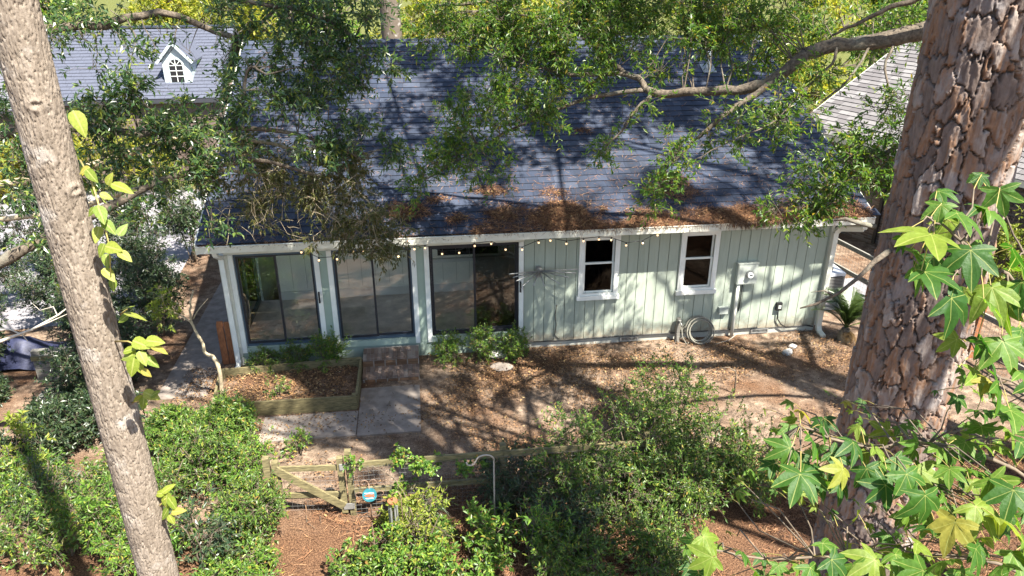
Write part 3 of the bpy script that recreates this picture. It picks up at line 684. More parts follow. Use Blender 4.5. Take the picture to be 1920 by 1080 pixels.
MB().disc((cxa, cya, .803), .27, (0, 0, 1), .008, 28).build('fan_opening', BLACK, ac)
for k in range(5):
    a = np.linspace(0, 2*np.pi, 29); r0 = .07+.05*k
    MB().tube(np.stack([cxa+r0*np.cos(a), cya+r0*np.sin(a), np.full(29, .812)], 1), .004, 4, False).build('guard_ring', METAL, ac)
sf = empty('side_fence', (15.7, 3, 0), 'timber rail and wire side fence between the house and brick neighbour', 'fence')
a0, a1 = GZ(1560, 446, 1.05), GZ(1662, 498, 1.05); sdir = unit(a1-a0)
for z, m_ in ((1.05, OLDWOOD), (.42, OLDWOOD)):
    for i in range(3):
        p = a0-sdir*1.5+sdir*i*3.0; q = p+sdir*2.99; p = p.copy(); q = q.copy(); p[2] = q[2] = z
        MB().bar(p, q, .05, .11).build('rail', m_, sf)
for i in range(4):
    p = a0-sdir*1.5+sdir*i*3.0; MB().box((p[0]+.03, p[1]-.06, -.1), (p[0]+.15, p[1]+.06, 1.25)).build('post', CEDAR, sf)
wire('wire_mesh', a0-sdir*1.5, a0+sdir*7.5, .05, 1.05, sf, .1, .003, nrm=(-.03, 0, 0))

def shingle_field(parent, O, ax, up, nr, W, L, exp, tab, mats, nparts, name, vis=None, edge=None):
    ax, up, nr = unit(np.array(ax, float)), unit(np.array(up, float)), unit(np.array(nr, float)); O = np.array(O, float)
    cells = []
    for r in range(int(L/exp)):
        x = -(r % 3)*tab/3
        while x < W:
            x0, x1 = max(x, 0), min(x+tab, W)
            if edge: 
                lo_, hi_ = edge(r*exp); x0, x1 = max(x0, lo_), min(x1, hi_)
            if x1-x0 > .03: cells.append((x0, x1, r*exp))
            x += tab
    M = Matrix(((ax[0], up[0], nr[0]), (ax[1], up[1], nr[1]), (ax[2], up[2], nr[2]))); eu = M.to_euler()
    def shape(wd): return np.array([(0, 0, 0), (wd, 0, 0), (wd, exp+.02, -.006), (0, exp+.02, -.006), (0, 0, .02), (wd, 0, .02), (wd, exp+.02, .0), (0, exp+.02, .0)]), np.array([(4, 5, 6, 7), (0, 1, 5, 4), (1, 2, 6, 5), (3, 0, 4, 7)])
    full = [c for c in cells if abs(c[1]-c[0]-tab) < .01]
    pick = set()
    if nparts:
        f = [(0 if vis is None or vis(O+ax*(c[0]+tab/2)+up*c[2]) else 1, c[2], c) for c in full]; f.sort(); pick = {c for _, _, c in f[:nparts]}
    src = None; VV, FF, RR, MM = [], [], [], []; k = 0
    for c in cells:
        p = O+ax*(c[0]+.003)+up*c[2]+nr*random.random()*.004
        if c in pick:
            if src is None: V, F = shape(tab-.006); src = mesh_np('shingle', V, F, None, parent, slots=mats, mi=[0, 1, 1, 1]); src.location = Vector(p); src.rotation_euler = eu
            else: share(src, Vector(p), parent, eu)
        else:
            V, F = shape(c[1]-c[0]-.006); VV.append(p+V[:, :1]*ax+V[:, 1:2]*up+V[:, 2:3]*nr); FF.append(F+k); k += 8; RR += [random.random()]*4; MM += [0, 1, 1, 1]
    if VV: tag(mesh_np(name, np.concatenate(VV), np.concatenate(FF), None, parent, rnd=RR, slots=mats, mi=MM), kind='stuff')

nb = empty('brick_house', (17, 4, 0), 'brick neighbouring house with pale sunlit shingle roof behind the pine trunk', 'house')
wd_ = unit(np.array([.375, -.927, 0])); wn = np.array([-.927, -.375, 0]); W0 = np.array([15.55, 7.4, 0])
WLEN, WH = 9.5, 2.9
MB().hexa([W0-wn*.3, W0+wd_*WLEN-wn*.3, W0+wd_*WLEN-wn*.012, W0-wn*.012]+[p+np.array([0, 0, WH]) for p in (W0-wn*.3, W0+wd_*WLEN-wn*.3, W0+wd_*WLEN-wn*.012, W0-wn*.012)]).build('wall', MORTAR, nb)
Mb = Matrix(((wd_[0], wn[0], 0), (wd_[1], wn[1], 0), (0, 0, 1))); eub = Mb.to_euler()
def brickshape(wd): 
    return np.array([(0, -.015, 0), (wd, -.015, 0), (wd, .0, 0), (0, .0, 0), (0, -.015, .063), (wd, -.015, .063), (wd, 0, .063), (0, 0, .063)]), np.array([(0, 1, 2, 3), (4, 7, 6, 5), (3, 2, 6, 7), (1, 5, 6, 2), (0, 3, 7, 4)])
cells = []
WINB = (3.15, 4.05, 1.0, 2.35)
for r in range(int(WH/.078)):
    x = -(r % 2)*.125
    while x < WLEN:
        x0, x1 = max(0, x), min(WLEN, x+.238)
        z = r*.078+.006
        if x1-x0 > .04 and not (x1 > WINB[0] and x0 < WINB[1] and z+.06 > WINB[2] and z < WINB[3]): cells.append((x0, x1, z))
        x += .25
def seenb(c):
    u, v_, d_ = px(W0+wd_*(c[0]+.1)+np.array([0, 0, c[2]])); return (1560 < u < 1672 and 330 < v_ < 475) or (1770 < u < 1930 and 240 < v_ < 620)
order = sorted([c for c in cells if c[1]-c[0] > .23], key=lambda c: (not seenb(c), -c[0])); pick = set(order[:300])
src = None; VV, FF, RR = [], [], []; k = 0
for c in cells:
    p = W0+wd_*c[0]+np.array([0, 0, c[2]])+wn*random.uniform(-.002, .003)
    if c in pick:
        if src is None: V, F = brickshape(.238); src = mesh_np('brick', V, F, GBRICK, nb); src.location = Vector(p); src.rotation_euler = eub
        else: share(src, Vector(p), nb, eub)
    else:
        V, F = brickshape(c[1]-c[0]); VV.append(p+V[:, :1]*wd_+V[:, 1:2]*wn+V[:, 2:3]*np.array([0, 0, 1])); FF.append(F+k); k += 8; RR += [random.random()]*5
tag(mesh_np('far_bricks', np.concatenate(VV), np.concatenate(FF), GBRICK, nb, rnd=RR), kind='stuff')
def onwall(s, z, h): return W0+wd_*s+wn*h+np.array([0, 0, z])
def wallbox(name, s0, s1, z0, z1, h0, h1, mat, parent): return MB().hexa([onwall(s0, z0, h0), onwall(s1, z0, h0), onwall(s1, z0, h1), onwall(s0, z0, h1), onwall(s0, z1, h0), onwall(s1, z1, h0), onwall(s1, z1, h1), onwall(s0, z1, h1)]).build(name, mat, parent)
wnd = wallbox('window', WINB[0], WINB[1], WINB[2], WINB[3], -.011, .02, WHITE, nb)
for z0, z1 in ((1.07, 1.63), (1.69, 2.28)): wallbox('pane', WINB[0]+.07, WINB[1]-.07, z0, z1, .0205, .026, plain('sky_glass%d' % int(z0*10), (.10, .14, .2), .05, .1, spec=1.), wnd)  # sky reflection is put into the blue pane colour
MB().bar(onwall(2.75, .05, .06), onwall(2.75, 2.85, .06), .09, .07, wn).build('downspout', BLACK, nb)
rn = 5.2; rup = unit(np.array([-wn[0]*1, -wn[1]*1, .5])); eO = onwall(-.35, WH-.02, .45); rnr = np.cross(wd_, rup); rnr = rnr if rnr[2] > 0 else -rnr
RL, RW = 6.0, WLEN+.7
MB().hexa([eO-rnr*.12, eO+wd_*RW-rnr*.12, eO+wd_*RW+rup*RL-rnr*.12, eO+rup*RL-rnr*.12, eO-rnr*.008, eO+wd_*RW-rnr*.008, eO+wd_*RW+rup*RL-rnr*.008, eO+rup*RL-rnr*.008]).build('roof', DECK, nb)
nroof = nb.children[-1]
shingle_field(nroof, eO, wd_, rup, rnr, RW, RL, .2, .33, [NSHINGLE, BUTT], 300, 'far_shingles', vis=lambda P: 1470 < px(P)[0] < 1730)
q0 = eO-wd_*.02
MB().bar(q0-rnr*.1, q0+rup*RL-rnr*.1, .035, .2, rnr).build('rake_board', CREAM, nb)
MB().bar(eO-rup*.02-rnr*.08, eO+wd_*RW-rup*.02-rnr*.08, .03, .16, (0, 0, 1)).build('fascia', CREAM, nb)
g0 = onwall(.0, 0, -.05)
bk = -wn*10.
apx = eO+rup*RL
MB().add([W0+wd_*.02+np.array([0, 0, .0]), W0+wd_*.02-wn*5.5, np.array([*(W0+wd_*.02-wn*5.2)[:2], 5.35]), W0+wd_*.02+np.array([0, 0, WH])], [(3, 2, 1, 0)]).build('gable', CREAM, nb)

# ------------------------------------------------------------------ left background: wing with an arched dormer
dh = empty('dormer_house', (-9, 15, 0), 'distant grey roofed house with small white arched dormer, upper left', 'house')
DZ0, DZ1, DY0, DY1 = 2.75, 4.78, 14., 18.
def dpt(x, y, lift=0): return np.array([x, y, DZ0+(DZ1-DZ0)*(y-DY0)/(DY1-DY0)+lift])
for (xa, xb, lf, nm) in ((-16., -10.05, 0, 'low_roof'), (-10.0, -3.2, .28, 'roof')):
    MB().hexa([dpt(xa, DY0, lf-.15), dpt(xb, DY0, lf-.15), dpt(xb, DY1, lf-.15), dpt(xa, DY1, lf-.15), dpt(xa, DY0, lf-.01), dpt(xb, DY0, lf-.01), dpt(xb, DY1, lf-.01), dpt(xa, DY1, lf-.01)]).hexa([(xa, DY1+.001, DZ1+lf-.15), (xb, DY1+.001, DZ1+lf-.15), (xb, 22, DZ0+lf), (xa, 22, DZ0+lf), (xa, DY1+.001, DZ1+lf-.01), (xb, DY1+.001, DZ1+lf-.01), (xb, 22, DZ0+lf+.1), (xa, 22, DZ0+lf+.1)]).build(nm, DECK, dh)
    rf_ = dh.children[-1]
    upv = unit(dpt(0, DY1)-dpt(0, DY0))
    shingle_field(rf_, dpt(xa, DY0, lf), (1, 0, 0), upv, np.cross((1, 0, 0), upv), xb-xa, np.linalg.norm(dpt(0, DY1)-dpt(0, DY0)), .2, .33, [plain('grey_shingle', (.105, .105, .12), .9, .15, 20.) if nm == 'low_roof' else plain('blue_grey_shingle', (.065, .072, .098), .9, .15, 20.), DECK], 0, 'shingles')  # sunlit left roof paler, shaded right roof bluer: light put into the colour
    MB().bar(dpt(xa, DY1, lf+.04), dpt(xb, DY1, lf+.04), .25, .06).build('ridge_cap', SHINGLE, dh)
    box('wall', (xa+.3, DY0+.3, 0), (xb-.3, 21.5, DZ0+lf-.16), GBRICK, dh)
dc_ = GY(338, 165, 14.9); dx = dc_[0]; fy = 14.85; dz = dpt(0, fy, .28)[2]
dm_w = plain('dormer_paint', (.38, .43, .44), .5, .05)
hw, hh_, ph = .46, .92, 1.42
# face with gable, extruded back into the roof
F_ = [(-hw, 0), (hw, 0), (hw, hh_), (0, ph), (-hw, hh_)]
V = [(dx+a, fy, dz-.1+b) for a, b in F_]+[(dx+a, fy+2.4, dz-.1+b) for a, b in F_]
dm = mesh_np('dormer', V, [np.array([(0, 1, 2, 3, 4)]), np.array([(1, 6, 7, 2), (0, 4, 9, 5), (2, 7, 8, 3), (3, 8, 9, 4)])], dm_w, dh)
for k in range(8): box('clapboard', (dx+hw+.001, fy+.02, dz-.1+k*.115), (dx+hw+.02, fy+1.9, dz-.1+k*.115+.108), dm_w, dm)
for sg in (-1, 1):
    MB().hexa([(dx, fy-.12, dz+ph-.1), (dx+sg*(hw+.14), fy-.12, dz+hh_-.25), (dx+sg*(hw+.14), fy+2.3, dz+hh_-.25), (dx, fy+2.3, dz+ph-.1), (dx, fy-.12, dz+ph-.04), (dx+sg*(hw+.14), fy-.12, dz+hh_-.19), (dx+sg*(hw+.14), fy+2.3, dz+hh_-.19), (dx, fy+2.3, dz+ph-.04)]).build('dormer_roof', MATS['blue_grey_shingle'], dm)
    MB().bar((dx+sg*.02, fy-.13, dz+ph-.08), (dx+sg*(hw+.15), fy-.13, dz+hh_-.24), .03, .09).build('barge_board', dm_w, dm)
t = np.linspace(0, np.pi, 13)
ar = [(-.22, .12), (.22, .12)]+[(.22*math.cos(a), .68+.22*math.sin(a)) for a in t]
def plate(pts, y0, y1, nm, mat, par):
    n = len(pts); V = [(dx+a, y0, dz-.1+b) for a, b in pts]+[(dx+a, y1, dz-.1+b) for a, b in pts]
    return mesh_np(nm, V, [np.array([list(range(n))]), np.array([(i, (i+1) % n, n+(i+1) % n, n+i) for i in range(n)])], mat, par)
plate([(a*1.3, (b-.4)*1.16+.4) for a, b in ar], fy-.03, fy-.001, 'window_trim', dm_w, dm)
dg = plate(ar, fy-.04, fy-.031, 'arched_pane', INDARK, dm)
for z in (.31, .50, .68): box('glazing_bar', (dx-.22, fy-.052, dz-.1+z), (dx+.22, fy-.041, dz-.1+z+.022), WHITE, dm)
box('glazing_bar', (dx-.011, fy-.056, dz+.02), (dx+.011, fy-.0521, dz+.79), WHITE, dm)
for sg in (-1, 1): MB().bar((dx, fy-.047, dz+.58), (dx+sg*.15, fy-.047, dz+.73), .01, .02).build('glazing_bar', WHITE, dm)

# ------------------------------------------------------------------ small things lying about
def rock(name, c, r, label, cat, mat=ROCK, seed=0, flat_=.6, group=None):
    import itertools
    th = np.linspace(.02, np.pi-.02, 9); ph_ = np.arange(14)*2*np.pi/14
    V = np.array([(math.sin(a)*math.cos(b), math.sin(a)*math.sin(b), math.cos(a)) for a in th for b in ph_])
    V = V*(.65+.7*vnoise(V*1.7+seed*3.1+10, seed, 3))[:, None]*np.array([r, r*.8, r*flat_])
    Q = [(i*14+j, (i+1)*14+j, (i+1)*14+(j+1) % 14, i*14+(j+1) % 14) for i in range(8) for j in range(14)]
    o = mesh_np(name, V+np.array(c)+[0, 0, r*flat_*.6], np.array(Q), mat); return tag(o, label, cat, group)
p = GZ(1476, 664); rock('pale_rock', p, .12, 'larger crumpled white rock lying on leaf litter near the right wall', 'rock', seed=1)
p = GZ(1486, 652); rock('pale_rock', p, .09, 'smaller white rock just behind the larger white rock', 'rock', seed=2)
p = GZ(932, 668); rock('pale_rock', p, .2, 'grey-white rock beside the wall shrubs under the third door', 'rock', seed=3, flat_=.4)
p = GZ(940, 690); rock('flat_stone', p, .25, 'flat brownish stone in front of the grey-white rock', 'stone', CONC, 4, .2)
p = GZ(1376, 738); tag(MB().tube([p+[0, 0, -.05], p+[.0, 0, .35], p+[-.03, 0, .5], p+[-.15, .05, .56], p+[-.32, .08, .55]], [.016, .014, .013, .011, .006], 6).build('bent_stick', TWIG, None, True), 'bent bare stick poking up from the leaf litter', 'stick')
p = GZ(1375, 640); tag(MB().tube([p+[-.45, -.1, .02], p+[-.1, .0, .04], p+[.1, .1, .12]], [.008, .01, .006], 5).build('fallen_twig', DEADTWIG, None, True), 'thin fallen twig below the meter conduit', 'twig')
# left corner clutter
bx_ = GZ(98, 718)
bn = empty('garden_bench', bx_, 'weathered grey slatted garden bench half hidden by bushes at left', 'bench')
for k in range(5): MB().bar(bx_+[-.24, .05+.09*k, .47], bx_+[.24, .05+.09*k, .47], .08, .03).build('slat', OLDWOOD, bn)
MB().bar(bx_+[-.25, .0, .56], bx_+[.25, .0, .56], .05, .09).build('top_rail', LUMBER, bn)
for xx_ in (-.22, .22):
    for yy_ in (.06, .42): MB().box(bx_+[xx_-.03, yy_-.03, 0], bx_+[xx_+.03, yy_+.03, .454]).build('leg', OLDWOOD, bn)
for k in range(4): MB().bar(bx_+[-.22, .03, .08+.1*k], bx_+[.22, .03, .08+.1*k], .02, .085).build('front_slat', OLDWOOD, bn)
bx2 = GZ(100, 790)
b2 = empty('wooden_crate', bx2, 'weathered grey wooden crate low in the left bushes', 'crate')
for z in (.06, .18, .30): MB().bar(bx2+[-.25, 0, z], bx2+[.25, 0, z], .02, .1).build('slat', OLDWOOD, b2); MB().bar(bx2+[.26, .0, z], bx2+[.26, .4, z], .02, .1).build('slat', OLDWOOD, b2)
box('lid', tuple(bx2+[-.27, -.02, .36]), tuple(bx2+[.28, .42, .39]), OLDWOOD, b2)
t0 = GZ(45, 672)
n_ = 22; gx, gy = np.meshgrid(np.linspace(-1, 1, n_), np.linspace(-1, 1, n_)); rr_ = np.sqrt(gx**2+gy**2)
hz = .5*np.exp(-rr_**2*2.)+.16*(vnoise(np.stack([gx.ravel()*4+9, gy.ravel()*4+9, np.zeros(n_*n_)], 1), 5).reshape(n_, n_)-.3)*np.exp(-rr_**2)
V = np.stack([t0[0]+gx*.8, t0[1]+gy*.6, np.maximum(hz, .01)], -1).reshape(-1, 3)
Q = [(i*n_+j, i*n_+j+1, (i+1)*n_+j+1, (i+1)*n_+j) for i in range(n_-1) for j in range(n_-1)]
tag(mesh_np('tarp_heap', V, np.array(Q), TARP, smooth=True), 'rumpled dark blue tarp heap at the far left edge', 'tarp')
p, q = GZ(60, 662, .3), GZ(150, 655, .3); tag(MB().bar(p, q, .12, .12).build('timber_beam', OLDWOOD), 'brown timber beam lying behind the left trunk near the tarp', 'timber')

# ------------------------------------------------------------------ foliage
def leaves_np(P, D, N, L, W, fold=.22, curl=.12, six=True):
    D = unit(D); S = unit(np.cross(D, N)); N = np.cross(S, D); L = L[:, None]; W = W[:, None]; n = len(P)
    up = N*fold*W
    tip = P+D*L-N*curl*L
    if six:
        V = np.stack([P, P+D*L*.3+S*W*.45+up, P+D*L*.68+S*W*.42+up*.8-N*curl*L*.3, tip, P+D*L*.68-S*W*.42+up*.8-N*curl*L*.3, P+D*L*.3-S*W*.45+up], 1)
        F = np.array([(0, 1, 2, 3), (0, 3, 4, 5)]); k = 6
    else:
        V = np.stack([P, P+D*L*.45+S*W*.5+up, tip, P+D*L*.45-S*W*.5+up], 1); F = np.array([(0, 1, 2), (0, 2, 3)]); k = 4
    return V.reshape(-1, 3), (F[None]+np.arange(n)[:, None, None]*k).reshape(-1, F.shape[1])
def inball(n):
    v = unit(rng.normal(size=(n, 3))); return v*rng.random((n, 1))**(1/3)
class Plant:
    """wood as tubes, twigs, and leaves; built as branches + crown under one thing"""
    def __init__(s): s.w = MB(); s.limbs = []; s.TA = []; s.TM = []; s.TB = []; s.TR = []; s.LP = []; s.LD = []; s.LN = []; s.LL = []; s.LW = []; s.LR = []
    def limb(s, P, r0, r1, k=8, wob=.0, sub=4):
        P = np.asarray(P, float); n = len(P); t = np.linspace(0, n-1, (n-1)*sub+1)
        # Catmull-Rom through the points
        Q = []
        for u in t:
            i = min(int(u), n-2); f = u-i; a, b, c, d = P[max(i-1, 0)], P[i], P[i+1], P[min(i+2, n-1)]
            Q.append(.5*((2*b)+(-a+c)*f+(2*a-5*b+4*c-d)*f*f+(-a+3*b-3*c+d)*f**3))
        Q = np.array(Q)
        if wob: Q[1:-1] += rng.normal(size=(len(Q)-2, 3))*wob
        r = np.linspace(r0, r1, len(Q))*(1+rng.normal(size=len(Q))*.06)
        s.w.tube(Q, np.maximum(r, .002), k); s.limbs.append(Q); return Q
    def twigs(s, A, B, r=.004, sag=.08):
        Ln = np.linalg.norm(B-A, axis=1, keepdims=True); M = (A+B)/2+rng.normal(size=A.shape)*Ln*.09+np.array([0, 0, 1])*Ln*sag
        s.TA.append(A); s.TM.append(M); s.TB.append(B); s.TR.append(np.full(len(A), r)); return M
    def leaf(s, P, D, N, L, W, jr=.25):
        n = len(P); s.LP.append(P); s.LD.append(D); s.LN.append(N); k = 1+rng.normal(size=n)*jr*.6; s.LL.append(L*np.clip(k, .5, 1.6)); s.LW.append(W*np.clip(k+rng.normal(size=n)*.1, .5, 1.6)); s.LR.append(rng.random(n))
    def along(s, A, M, B, per, L, W, t0=.25, spread=.9, flatn=.6, droop=.15):
        n = len(A); t = (t0+(1-t0)*rng.random((n, per)))[..., None]
        P = (1-t)**2*A[:, None]+2*t*(1-t)*(2*M-(A+B)/2)[:, None]+t*t*B[:, None]
        d = unit(B-A)[:, None]; rd = unit(rng.normal(size=(n, per, 3)))
        D = d*.75+rd*spread+np.array([0, 0, -droop]); N = np.array([0, 0, 1.])+rng.normal(size=(n, per, 3))*flatn
        s.leaf(P.reshape(-1, 3), D.reshape(-1, 3), N.reshape(-1, 3), L, W)
    def blob(s, c, r, n, per, L, W, hubs=None, tw=(.25, .6), bark_r=.012, t0=.25, spread=.9, sag=.1, reach=None, flatn=.6, droop=.15, shell=.0):
        """n leafy twigs in an ellipsoid, carried by hubs joined to the nearest limb"""
        c = np.asarray(c, float); r = np.asarray(r, float)*np.ones(3)
        nh = hubs or max(2, n//14)
        H = inball(nh)
        if shell: H = unit(H)*(shell+(1-shell)*rng.random((nh, 1)))
        H = c+H*r*.85
        al = np.concatenate(s.limbs)
        for h in H:
            d = np.linalg.norm(al-h, axis=1)
            if reach: d = d+rng.random(len(d))*reach
            a = al[np.argmin(d)]; dd = np.linalg.norm(h-a)
            if dd < .02: continue
            m1 = a+(h-a)*.4+rng.normal(size=3)*dd*.08+np.array([0, 0, dd*.06]); m2 = a+(h-a)*.75+rng.normal(size=3)*dd*.06+np.array([0, 0, dd*.05])
            k = min(1., dd/1.2)+.35
            s.w.tube([a, m1, m2, h], np.array([1, .8, .6, .35])*bark_r*k, 5, False)
        i = rng.integers(0, nh, n); A = H[i]+rng.normal(size=(n, 3))*.03; sc = rng.uniform(tw[0], tw[1], (n, 1))
        dv = unit(rng.normal(size=(n, 3))+unit(H[i]-c+1e-3)*.5)*sc
        B = A+dv*np.minimum(1., r/r.max()+.35)
        M = s.twigs(A, B, .0035, sag); s.along(A, M, B, per, L, W, t0, spread, flatn, droop)
    def twigmesh(s):
        if not s.TA: return
        A, M, B, r = map(np.concatenate, (s.TA, s.TM, s.TB, s.TR)); n = len(A); d = unit(B-A); u = unit(np.cross(d, np.array([.3, .2, 1.]))); v = np.cross(d, u)
        V = []
        for c, k in ((A, 1.), (M, .8), (B, .3)):
            for j in range(3): V.append(c+(u*math.cos(j*2.094)+v*math.sin(j*2.094))*(r*k)[:, None])
        V = np.stack(V, 1).reshape(-1, 3); F = [(i*3+j, i*3+(j+1) % 3, i*3+3+(j+1) % 3, i*3+3+j) for i in (0, 1) for j in range(3)]
        F = (np.array(F)[None]+np.arange(n)[:, None, None]*9).reshape(-1, 4); s.w.add(V, F)
    def build(s, parent, wood, leaf, six=False, fold=.22, curl=.12, names=('branches', 'crown'), gaps=()):
        def thin(P):                                            # gaps in the crown
            d = P-CAM; z = d@FW; u, v = 960+FPX*(d@RT)/z, 540-FPX*(d@UP)/z; k = np.ones(len(P), bool); q = rng.random(len(P))
            for x0, y0, x1, y1, pr in gaps: k &= ~((u > x0) & (u < x1) & (v > y0) & (v < y1) & (q < pr))
            return k
        if gaps and s.TA:
            A, M, B, r = map(np.concatenate, (s.TA, s.TM, s.TB, s.TR)); k = thin(B); s.TA, s.TM, s.TB, s.TR = [A[k]], [M[k]], [B[k]], [r[k]]
        s.twigmesh()
        if s.w.n: s.w.build(names[0], wood, parent, True)
        if s.LP:
            P, D, N, L, W, Rn = map(np.concatenate, (s.LP, s.LD, s.LN, s.LL, s.LW, s.LR))
            if gaps: k = thin(P); P, D, N, L, W, Rn = P[k], D[k], N[k], L[k], W[k], Rn[k]
            V, F = leaves_np(P, D, N, L, W, fold, curl, six)
            mesh_np(names[1], V, F, leaf, parent, rnd=np.repeat(Rn, 2))

# bark: a tall grid wrapped round the trunk, denser where the picture shows it
def trunk_mesh(name, base, R0, R1, ztop, zlo, zhi, du, dz, fn, mat, parent, attr):
    nu = int(2*np.pi*R0/du); z = np.concatenate([np.arange(-.1, zlo, .12), np.arange(zlo, zhi, dz), np.arange(zhi, ztop, .25)])
    th = np.arange(nu)*2*np.pi/nu; T, Z = np.meshgrid(th, z); T = T.ravel(); Z = Z.ravel()
    R_ = R0+(R1-R0)*np.clip(Z/ztop, 0, 1)+.5*R0*np.exp(-np.maximum(Z, 0)/.35)*.5
    h, pl_ = fn(T, Z, R0)
    rr = R_+h
    V = np.stack([base[0]+rr*np.cos(T), base[1]+rr*np.sin(T), Z], 1)
    nz = len(z); i, j = np.meshgrid(np.arange(nz-1), np.arange(nu), indexing='ij')
    Q = np.stack([i*nu+j, i*nu+(j+1) % nu, (i+1)*nu+(j+1) % nu, (i+1)*nu+j], -1).reshape(-1, 4)
    return mesh_np(name, V, Q, mat, parent, rnd=pl_, attr='plate', point=True, smooth=True)
def voro(u, v, nu, seed, jit=.85):
    """cellular pattern, periodic in u with nu cells: F1, F2, cell id"""
    g = np.random.default_rng(seed); J = g.random((nu, 256, 3)); iu, iv = np.floor(u).astype(int), np.floor(v).astype(int)
    f1 = np.full(len(u), 9.); f2 = f1.copy(); idv = np.zeros(len(u))
    for a in (-1, 0, 1):
        for b in (-1, 0, 1):
            cu, cv = iu+a, iv+b; j = J[cu % nu, cv % 256]
            du_, dv_ = cu+.5+(j[:, 0]-.5)*jit+.5*(cv % 2)-u, cv+.5+(j[:, 1]-.5)*jit-v
            d = np.sqrt(du_**2+dv_**2); n1 = d < f1
            f2 = np.where(n1, f1, np.minimum(f2, d)); idv = np.where(n1, j[:, 2], idv); f1 = np.where(n1, d, f1)
    return f1, f2, idv
def pine_fn(T, Z, R0):
    n = 18; X = np.stack([np.cos(T)*3+20, np.sin(T)*3+20, Z*2.2+20], 1)
    w1 = vnoise(X*1.6, 3)-.5; w2 = vnoise(X*1.6+7, 9)-.5
    w3 = vnoise(X*5+11, 13, 3)-.45; w4 = vnoise(X*5+17, 19, 3)-.45
    u = T/(2*np.pi)*n+w1*1.3+w3*.45; v = Z/.21+w2*1.5+w4*.6
    f1, f2, idv = voro(u, v, n, 5); e = f2-f1
    u2 = T/(2*np.pi)*40+w1*2; v2 = Z/.07+w2*2.; g1, g2, id2 = voro(u2, v2, 40, 8); e2 = g2-g1
    rag = vnoise(X*7+3, 61, 3)-.45
    crack = np.clip((e+rag*.13)/.095, 0, 1); crack = crack*crack*(3-2*crack)
    fine = vnoise(X*11, 21, 4)-.47
    q = vnoise(X*np.array([2.6, 2.6, 1.7])+idv[:, None]*9, 71, 4)*9; fr = q-np.floor(q); ter = np.floor(q)+np.clip(fr/.18, 0, 1)   # flaking layers
    h = -.052*(1-crack)+.014*(idv-.5)*crack+.0062*(ter-4.2)*crack+.008*fine*crack
    return h, np.clip(.45*idv+.09*(ter-1.5)+.25*(fine+.3), 0, 1)
def gum_fn(T, Z, R0):
    n = 40; X = np.stack([np.cos(T)*3+20, np.sin(T)*3+20, Z*1.2+20], 1)
    w1 = vnoise(X*2.2, 33)-.5; w2 = vnoise(X*2.2+5, 39)-.5
    w5 = vnoise(X*9+3, 43, 3)-.45; w6 = vnoise(X*9+13, 47, 3)-.45
    f1, f2, idv = voro(T/(2*np.pi)*n+w1*2.2+w6*.8, Z/.11+w2*2.6+w5*.9, n, 15); e = np.clip((f2-f1)/.15, 0, 1)
    fine = vnoise(X*12, 51, 4)-.47
    h = -.010*(1-e)+.001*(idv-.5)+.007*fine+.010*(vnoise(X*.7, 60, 2)-.4)
    for zk, tk in KNOTS:
        d2 = ((T-tk+np.pi) % (2*np.pi)-np.pi)**2*(R0**2)*.6+(Z-zk)**2*1.7; d_ = np.sqrt(d2); h = h+.009*np.exp(-((d_-.03)/.02)**2)*(d_ > .0)-.006*np.exp(-(d_/.02)**2)
    return h, np.clip(.4*idv+.6*(fine+.5), 0, 1)
KNOTS = []
PB, GB = np.array([7.24, -9.32, 0]), np.array([1.635, -9.61, 0])
def ang(B, x, y):
    d = ray(x, y); t = ((B-CAM)@FH)/(d@FH); p = CAM+d*t; tocam = math.atan2(CAM[1]-B[1], CAM[0]-B[0]); lat = (p-B)@RT; return p[2], tocam+math.asin(max(-.9, min(.9, lat/.14)))
KNOTS = [ang(GB, 66, 190), ang(GB, 140, 352)]
pine = empty('pine_tree', PB, 'large pine trunk with thick plated reddish bark on the right', 'tree')
trunk_mesh('trunk', PB, .385, .30, 17., 2.2, 8.2, .0075, .0075, pine_fn, PINEBARK, pine, None)
gumt = empty('grey_barked_tree', GB, 'slim straight tree trunk with fine pale grey-brown bark on the left', 'tree')
trunk_mesh('trunk', GB, .130, .112, 13., 2.6, 8.3, .0045, .006, gum_fn, GUMBARK, gumt, None)
